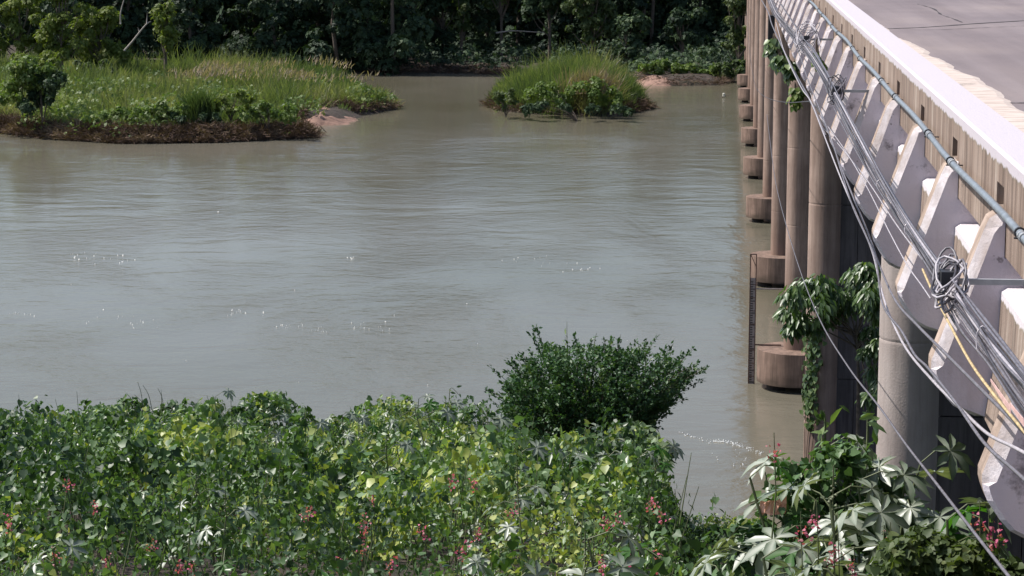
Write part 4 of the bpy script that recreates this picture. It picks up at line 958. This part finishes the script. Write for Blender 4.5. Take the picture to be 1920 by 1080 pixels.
# island grass
xm = np.array(wpt(1075, 190))[0]
def hi(X, Y, dd): return (.45+1.1*fbm(X*.5, Y*.3, 63, 2))*(1.3 + 2.6*np.clip(1-((X-xm)/8.2)**2, 0, 1))*np.clip(.5+.25*dd, 0, 1)
gm = tussocks('island_grass', isle_poly, 900, 30, hi, 400, .095, .30, 14)
tag(obj('island_grass', gm), 'tall reeds and grass covering the small river island', kind='stuff')

def mound(pxs, Y, rad_px, N, mat, label, size=.26, name='creeper_mound', group='creeper mounds on the river banks', zoff=0, tmpl=SPRIG, jit=.7, cat='shrub'):
    cs = []; rs = []
    for (x, y) in pxs:
        for _k in range(4): cs.append(atY(x+random.gauss(0, rad_px*.55), y+random.gauss(0, rad_px*.4)+2, Y+random.uniform(-1.8, 1.8))); rs.append(rad_px*Y/F*random.uniform(.35, .85))
    b = np.mean(cs, 0); b[2] = min(c[2] for c in cs) - rad_px*Y/F
    return shrub(name, cs, rs, N, size, tmpl, mat, b, label, cat, group, jit=jit, nb=8, br=.05)
mound([(20, 135), (45, 150), (60, 125), (25, 165), (70, 160), (8, 180), (40, 120)], 198, 24, 4200, M['leaf_creeper'], 'bright green leafy bush at the left edge of the grassy bank', .32)
mound([(95, 145), (70, 185), (95, 175), (50, 200)], 197, 22, 3000, M['leaf_wood'], 'dark shaded shrub beside the bright bush on the left bank', .32)
mound([(195, 215), (225, 208), (245, 220), (170, 222), (265, 212)], 196, 13, 1500, M['leaf_creeper'], 'low yellow green creeper patch above the brown roots on the left bank', .26)
mound([(285, 205), (310, 200), (330, 212), (350, 198), (300, 218)], 197, 13, 1600, M['leaf_creeper'], 'creeper patch near the middle of the left bank front', .26)
mound([(415, 185), (440, 180), (455, 190), (425, 198), (405, 195)], 199, 13, 1900, M['leaf_yellow'], 'pale yellow green creeper mound right of the tall reeds on the left bank', .26)
mound([(480, 205), (500, 198), (515, 212), (460, 215), (530, 215), (545, 205)], 197, 14, 2000, M['leaf_creeper'], 'yellow green creeper mound at the right end of the left bank front', .26)
mound([(340, 225), (370, 215), (400, 222), (325, 215)], 196, 10, 1100, M['leaf_wood'], 'dark hollow shrub below the tall reeds on the left bank', .26)
mound([(1000, 175), (1040, 165), (1080, 170), (1060, 185), (1110, 180), (1145, 172), (1120, 160), (1020, 190), (1150, 190)], 226, 17, 4200, M['leaf_creeper'], 'bright green bush in the middle of the small island', .28)
mound([(1010, 200), (1060, 203), (1110, 200), (1155, 202), (1180, 205), (985, 203)], 221, 10, 2200, M['leaf_wood'], 'dark foliage at the waterline of the small island', .28)
mound([(955, 190), (935, 180), (960, 170)], 224, 12, 1000, M['leaf_light'], 'grey green bush at the left end of the small island', .28)
# tall dark reed tuft on the left bank
n_ = 900; c0 = atY(380, 215, 198.5); P = np.stack([c0[0]+rng.normal(0, .55, n_), 198.5+rng.normal(0, .6, n_), np.full(n_, .9)], -1)
o = obj('reed_tuft', leaf_mesh('reed_tuft', BLADE, P, rdir(n_)*.22+[-.12, 0, 1], rdir(n_)+[0, -.8, 0], 2.2+1.9*rng.random(n_), M['grass'], width=np.full(n_, .09), rnd=rng.random(n_)*.3)); tag(o, 'tall dark green reed tuft standing up from the left bank grass', 'reeds')
n_ = 500; c0 = atY(1105, 160, 229); P = np.stack([c0[0]+rng.normal(0, 1.2, n_), 229+rng.normal(0, .8, n_), np.full(n_, 2.4)], -1)
o = obj('plume_tuft', leaf_mesh('plume_tuft', BLADE, P, rdir(n_)*.5+[.25, 0, 1], rdir(n_)+[0, -.8, 0], 1.6+1.6*rng.random(n_), M['plume'], width=np.full(n_, .10), rnd=rng.random(n_)*.5)); tag(o, 'arching dry reed plumes at the back of the small island', 'reeds')

# ------------------------------------------------------------------ the wood on the far bank
def crown_blobs(x, y, z0, z1, rx, ry, n):
    c = []
    for i in range(n):
        t = random.random(); a = random.uniform(0, 2*pi); rr = math.sqrt(random.random())*(.55+.45*math.sin(pi*min(.95, t*.8+.15)))
        c.append((x+rx*rr*cos(a), y+ry*rr*sin(a), z0+(z1-z0)*t))
    return c
cs = []; rs = []; mbw = MB()
r_ = random.Random(77)
for i in range(46):
    x = -118 + 166*(i+r_.random())/46; y = r_.uniform(330, 350) if x > -42 else r_.uniform(300, 330); H = r_.uniform(15, 24)
    for c in crown_blobs(x, y, .8, H, 5.5, 4.5, 30): cs.append(c); rs.append(r_.uniform(.9, 2.5))
    mbw.tube([(x, y, 0), (x+r_.uniform(-1, 1), y, H*.4), (x+r_.uniform(-2, 2), y, H*.8)], [.35, .26, .1], 7)
cs, rs = np.array(cs), np.array(rs); N = 150000; p, u, c = blob_points(N, cs, rs, .3)
nn = unit(u*.9 + [0, -.1, .5] + rdir(N)*.55); hue = rng.random(len(cs))*.4
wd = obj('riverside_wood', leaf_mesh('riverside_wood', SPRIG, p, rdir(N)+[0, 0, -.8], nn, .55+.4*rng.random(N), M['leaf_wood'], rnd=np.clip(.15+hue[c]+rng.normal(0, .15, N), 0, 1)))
tag(wd, 'dark shaded mass of riverside forest along the whole far bank', kind='stuff')
tag(mbw.build('forest_trunks', M['bark']), 'trunks inside the dark riverside forest', kind='stuff')
N = 34000; X = rng.uniform(-170, 60, N); Y = rng.uniform(352, 372, N); Z = rng.uniform(0, 24, N); Y += Z*.3
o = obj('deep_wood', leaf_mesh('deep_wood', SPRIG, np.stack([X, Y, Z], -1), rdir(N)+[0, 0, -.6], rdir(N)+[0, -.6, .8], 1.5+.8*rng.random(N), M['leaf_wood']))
tag(o, 'darkest depth of the forest seen between the far bank trees', kind='stuff')
N = 60000; X = rng.uniform(-105, 60, N); Y = rng.uniform(290, 352, N); lump = fbm(X*.22, Y*.16, 70, 2); k = (sdist(far_poly, X, Y) > .6) & (lump > .42); X, Y, lump = X[k], Y[k], lump[k]; n_ = len(X); Z = ground_h(X, Y) + rng.random(n_)**.5*(.2+9*(lump-.42))
rv = np.clip(fbm(X*.25, Y*.2, 80, 2)*1.4-.35+rng.normal(0, .15, n_), 0, 1)
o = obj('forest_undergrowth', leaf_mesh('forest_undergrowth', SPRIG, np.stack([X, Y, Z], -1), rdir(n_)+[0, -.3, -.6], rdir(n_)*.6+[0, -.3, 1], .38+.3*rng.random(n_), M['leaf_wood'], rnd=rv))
tag(o, 'low dark undergrowth along the foot of the far bank forest', kind='stuff')
def far_tree(name, px, Y, z0, z1, wpx, N, mat, label, size=.42, nblob=16, br=1.2, depth=2.2, trunk=M['bark'], lean=0, cat='tree', group='trees on the far bank', zt=None):
    c0 = atY(px, 130, Y); x = c0[0]; rx = wpx/2*Y/F; cc = crown_blobs(x, Y, z0, z1, rx, depth, int(nblob*2.2)); rr = np.array([random.uniform(.35, 1.05)*br for _ in cc])
    gz_ = float(ground_h(np.array([x]), np.array([Y]))[0]); root = empty(name, (x, Y, gz_), label, cat, group); b = np.array([x, Y, gz_])
    N = int(N*1.35); p, u, c = blob_points(N, np.array(cc), rr, .55); nn = unit(u + [0, 0, .45] + rdir(N)*.5); hue = rng.random(len(cc))*.45
    obj('crown', leaf_mesh('crown', SPRIG, p-b, rdir(N)+[0, 0, -.8], nn, size*(.75+.5*rng.random(N)), mat, rnd=np.clip(.2+hue[c]+rng.normal(0, .15, N), 0, 1)), root)
    mb = MB(); h = z1-gz_; mb.tube([(0, 0, -.3), (lean*.3, .2, h*.3), (lean*.7, 0, h*.6), (lean, 0, h*.9)], [.28, .22, .15, .05], 7)
    for q in cc[::2]:
        e = Vector(q)-Vector(b); mb.tube([(lean*.5*e.z/h, 0, max(.3, e.z*.5)), e*.6+Vector((0, 0, e.z*.12)), e], [.10, .07, .03], 5)
    mb.build('trunk', trunk, root); return root
far_tree('riverside_tree', 40, 262, 2.5, 12, 170, 5200, M['leaf_yellow'], 'light green feathery tree at the left edge behind the grassy bank')
far_tree('riverside_tree', 115, 258, 2.5, 14, 120, 4200, M['leaf_yellow'], 'pale green tree second from the left edge behind the grassy bank')
far_tree('riverside_tree', 190, 262, 2.0, 10, 110, 3600, M['leaf_yellow'], 'leafy grey green tree left of the bare leaning branch')
far_tree('riverside_tree', 60, 252, 1.5, 5, 120, 2600, M['leaf_yellow'], 'low yellowish shrub tree in front of the left edge trees', br=.9, nblob=12)
far_tree('riverside_tree', 310, 266, 5.2, 10.5, 42, 1700, M['leaf_yellow'], 'small bright yellow green tree crown right of the bare leaning branch', br=.85, nblob=12, depth=1.4)
far_tree('riverside_tree', 175, 250, 2.2, 4.5, 80, 1500, M['leaf_light'], 'low shrub at the foot of the grey green tree', br=.8, nblob=9)
far_tree('riverside_tree', 760, 318, 4.5, 18, 130, 5200, M['leaf_wood'], 'broad leaved tree drooping over the far bank left of the island', .5, 18, 1.4)
far_tree('riverside_tree', 830, 320, 8.5, 18, 110, 4200, M['leaf_wood'], 'second broad leaved tree over the far bank left of the island', .5, 16, 1.4)
far_tree('riverside_tree', 865, 317, 6, 12, 30, 900, M['leaf_light'], 'narrow lighter sprig of tree above the far bank', .5, 8, .8)
far_tree('riverside_tree', 940, 320, 9.5, 16, 90, 2600, M['leaf_light'], 'tree crown with lit green top behind the island', .5, 12, 1.3)
far_tree('riverside_tree', 1110, 303, 4.5, 17, 120, 5600, M['leaf_light'], 'creeper hung tree standing directly behind the island', .45, 20, 1.3)
far_tree('riverside_tree', 1030, 315, 8, 18, 100, 3600, M['leaf_wood'], 'dark tree left of the creeper hung tree', .5, 14, 1.5)
far_tree('riverside_tree', 1175, 300, 3.0, 9, 70, 1900, M['leaf_wood'], 'ragged dark tree right of the creeper hung tree', .45, 12, 1.1)
far_tree('riverside_tree', 1385, 296, 3.5, 16, 70, 3200, M['leaf_light'], 'tree close beside the far bridge columns', .45, 16, 1.2)
far_tree('riverside_tree', 1280, 305, 4, 9, 90, 1500, M['leaf_wood'], 'thin dark tree between the creeper hung tree and the bridge', .5, 8, 1.1)
mound([(1215, 130), (1240, 120), (1265, 132), (1290, 125), (1315, 135), (1340, 130), (1230, 142), (1280, 142), (1330, 145)], 290, 12, 3600, M['leaf_creeper'], 'bright low shrubs on the far right bank near the bridge', .42, zoff=0)
mound([(1360, 125), (1385, 115), (1395, 130), (1370, 140)], 288, 12, 1700, M['leaf_light'], 'lit shrub on the far bank touching the bridge columns', .42)
mound([(740, 128), (765, 122), (790, 130), (815, 126)], 318, 9, 1100, M['leaf_creeper'], 'low grass green shrub on the far bank across open water', .4)
mound([(715, 120), (730, 112), (820, 118), (840, 112)], 319, 11, 1300, M['leaf_wood'], 'leafy bushes behind the low shrub on the far bank', .45)
# bare branches and logs
def branch(pix, Y, r, label, name='bare_branch', mat=M['pale_bark'], extra=()):
    P = [atY(x, y, Y) for x, y in pix]; mb = MB(); mb.tube(crom(P, 4), list(np.linspace(r, r*.5, 4*(len(P)-1)+1)), 6)
    for e in extra: mb.tube([atY(x, y, Y) for x, y in e], [r*.6, r*.3], 5)
    return tag(mb.build(name, mat, smooth=True), label, 'branch')
branch([(233, 95), (248, 78), (262, 60), (275, 45), (283, 40)], 255, .13, 'bare pale branch leaning up to the right beside the yellow green crown', extra=(((262, 60), (258, 51)), ((275, 45), (276, 22))))
branch([(226, 45), (226, 25), (230, 8), (234, -5)], 258, .10, 'thin pale upright branch above the bare leaning one')
branch([(930, 62), (960, 58), (1000, 60), (1022, 61)], 318, .13, 'pale horizontal dead branch in the dark wood behind the island')
branch([(1128, 160), (1150, 128), (1165, 110)], 296, .09, 'dry curved branch rising behind the right side of the island')
branch([(1175, 160), (1205, 158), (1230, 152), (1262, 160)], 283, .10, 'driftwood lying on the muddy far right bank')
# debris on a twig in the water
dp = atZ(1357, 183, 0); root = empty('floating_debris', dp, 'small pale scrap caught on a twig in the river near the far columns', 'debris')
q = MB(); q.tube([(-.5, 0, -.2), (0, 0, .15), (.6, .1, .25), (.9, .1, .6)], [.05, .05, .04, .02], 5); q.build('twig', M['bark'], root)
q = MB(); cyl(q, 0, 0, .1, .55, .16, 9, ch=.07); q.build('scrap', M['debris'], root)

# tall stems against the water --------------------------------------------
def stems(pix, Y, lab, leafy=0):
    root = empty('weed_stalk', atY(*pix[0], Y), lab, 'weed', 'tall weeds against the water'); b = np.array(atY(*pix[0], Y)); mb = MB()
    P = [atY(x, y, Y)-b for x, y in pix]; P[0][2] -= .6
    mb.tube(crom(P, 4), list(np.linspace(.014, .005, 4*(len(P)-1)+1)), 4); mb.build('stalk', M['stem'], root)
    if leafy:
        t = rng.random(leafy); PP = np.stack([np.interp(t, np.linspace(0, 1, len(P)), [p[i] for p in P]) for i in range(3)], -1) + rng.normal(0, .05, (leafy, 3))
        obj('leaves', leaf_mesh('leaves', LANCE, PP, rdir(leafy)+[0, 0, -.2], rdir(leafy)+[0, 0, .8], .10+.08*rng.random(leafy), M['leaf_pier']), root)
stems([(1064, 655), (1063, 635), (1063, 603)], 56.5, 'tallest thin shoot above the top left of the river bush', 10)
stems([(1210, 668), (1211, 650), (1213, 634)], 56.5, 'thin shoot above the right side of the river bush', 12)
stems([(1112, 655), (1115, 640), (1119, 624)], 56.5, 'thin shoot above the middle of the river bush', 8)
stems([(840, 775), (842, 750), (846, 727), (862, 742)], 56, 'nodding weed stalk left of the river bush', 12)
stems([(735, 780), (734, 760), (735, 736)], 56, 'upright weed stalk midway along the bank top', 8)
stems([(434, 770), (433, 750), (433, 735)], 56, 'leafy weed tip on the raised clump of the bank top', 16)
stems([(43, 800), (38, 770), (35, 740)], 55, 'single thin stalk near the left end of the bank top')
for j, (a, b_) in enumerate((((270, 775), (258, 716)), ((290, 775), (268, 722)), ((282, 780), (252, 740)), ((300, 770), (302, 730)), ((310, 775), (296, 728)), ((245, 780), (222, 748)), ((262, 782), (238, 738)), ((398, 790), (385, 755)), ((395, 785), (388, 742)))):
    stems([a, ((a[0]+b_[0])/2+2, (a[1]+b_[1])/2), b_], 55, ORD[j] + ' thin leaning grass stalk of the sparse tuft above the left bank creepers')
for (x, y, lab) in ((1468, 858, 'seed stalk left of the second column foot'), (1435, 885, 'seed stalk leaning over the brown water'), (1545, 770, 'seed stalk in front of the column creeper'), (1625, 770, 'seed stalk between the slender tree and nearest column')):
    stems([(x, y+80), (x+2, y+35), (x, y)], 16, 'thin ' + lab, 14)

# orange cloth-like scrap in the castors
a = atY(1450, 958, 15.2); q = MB(); pts = []
for i in range(6):
    for j in range(5): pts.append(a + [(.035*i-.09)*1.1, .03*sin(i*1.7+j), (.03*j-.06)+.025*sin(i+j*2.1)+.012*i])
q.add(pts, [(i*5+j, (i+1)*5+j, (i+1)*5+j+1, i*5+j+1) for i in range(5) for j in range(4)])
M['orange'] = flat('faded_orange', (.80, .42, .30), .8, 0, .15, 12)
tag(q.build('plastic_scrap', M['orange']), 'crumpled faded orange scrap caught in the castor leaves above the water', 'scrap')

# ------------------------------------------------------------------ froth, and sun glitter put in as white flecks, on the water
fpx = []
def fleck_line(pts, n, sp):
    P = crom([Vector((x, y, 0)) for x, y in pts], 8)
    for _ in range(n):
        q = random.choice(P); fpx.append((q.x+random.gauss(0, sp*2), q.y+random.gauss(0, sp)))
fleck_line([(1275, 812), (1310, 822), (1345, 828), (1375, 832), (1400, 840), (1425, 850)], 60, 1.6)
fleck_line([(1335, 828), (1375, 832), (1425, 850)], 80, 1.6)
fleck_line([(520, 610), (560, 613), (610, 622)], 26, 3); fleck_line([(120, 478), (180, 483), (240, 490)], 22, 4); fleck_line([(15, 585), (60, 592)], 10, 2)
fleck_line([(180, 590), (240, 600), (300, 615)], 16, 6); fleck_line([(650, 484), (665, 487)], 6, 2); fleck_line([(430, 585), (490, 590)], 14, 4); fleck_line([(650, 610), (740, 622)], 12, 6); fleck_line([(940, 480), (1110, 505)], 20, 6)
fleck_line([(1340, 840), (1400, 868)], 20, 6)
for _ in range(14): fpx.append((random.uniform(0, 1380), random.uniform(380, 740)))
q = MB()
for x, y in fpx:
    p = atZ(x, y, 0); s = random.uniform(.006, .02)*p[1]/75; l = random.uniform(1, 2.2)
    n = 5; q.add([(p[0]+s*l*cos(2*pi*k/n), p[1]+s*1.5*sin(2*pi*k/n), .012) for k in range(n)] + [(p[0], p[1], .05)], [(k, (k+1) % n, n) for k in range(n)])
M['foam_glint'] = flat('foam_glint', (.78, .78, .74), .3, 0, .05, 20, .8)
tag(q.build('foam_and_glints', M['foam_glint']), 'flecks of white froth and painted sun glints on the river', kind='stuff')
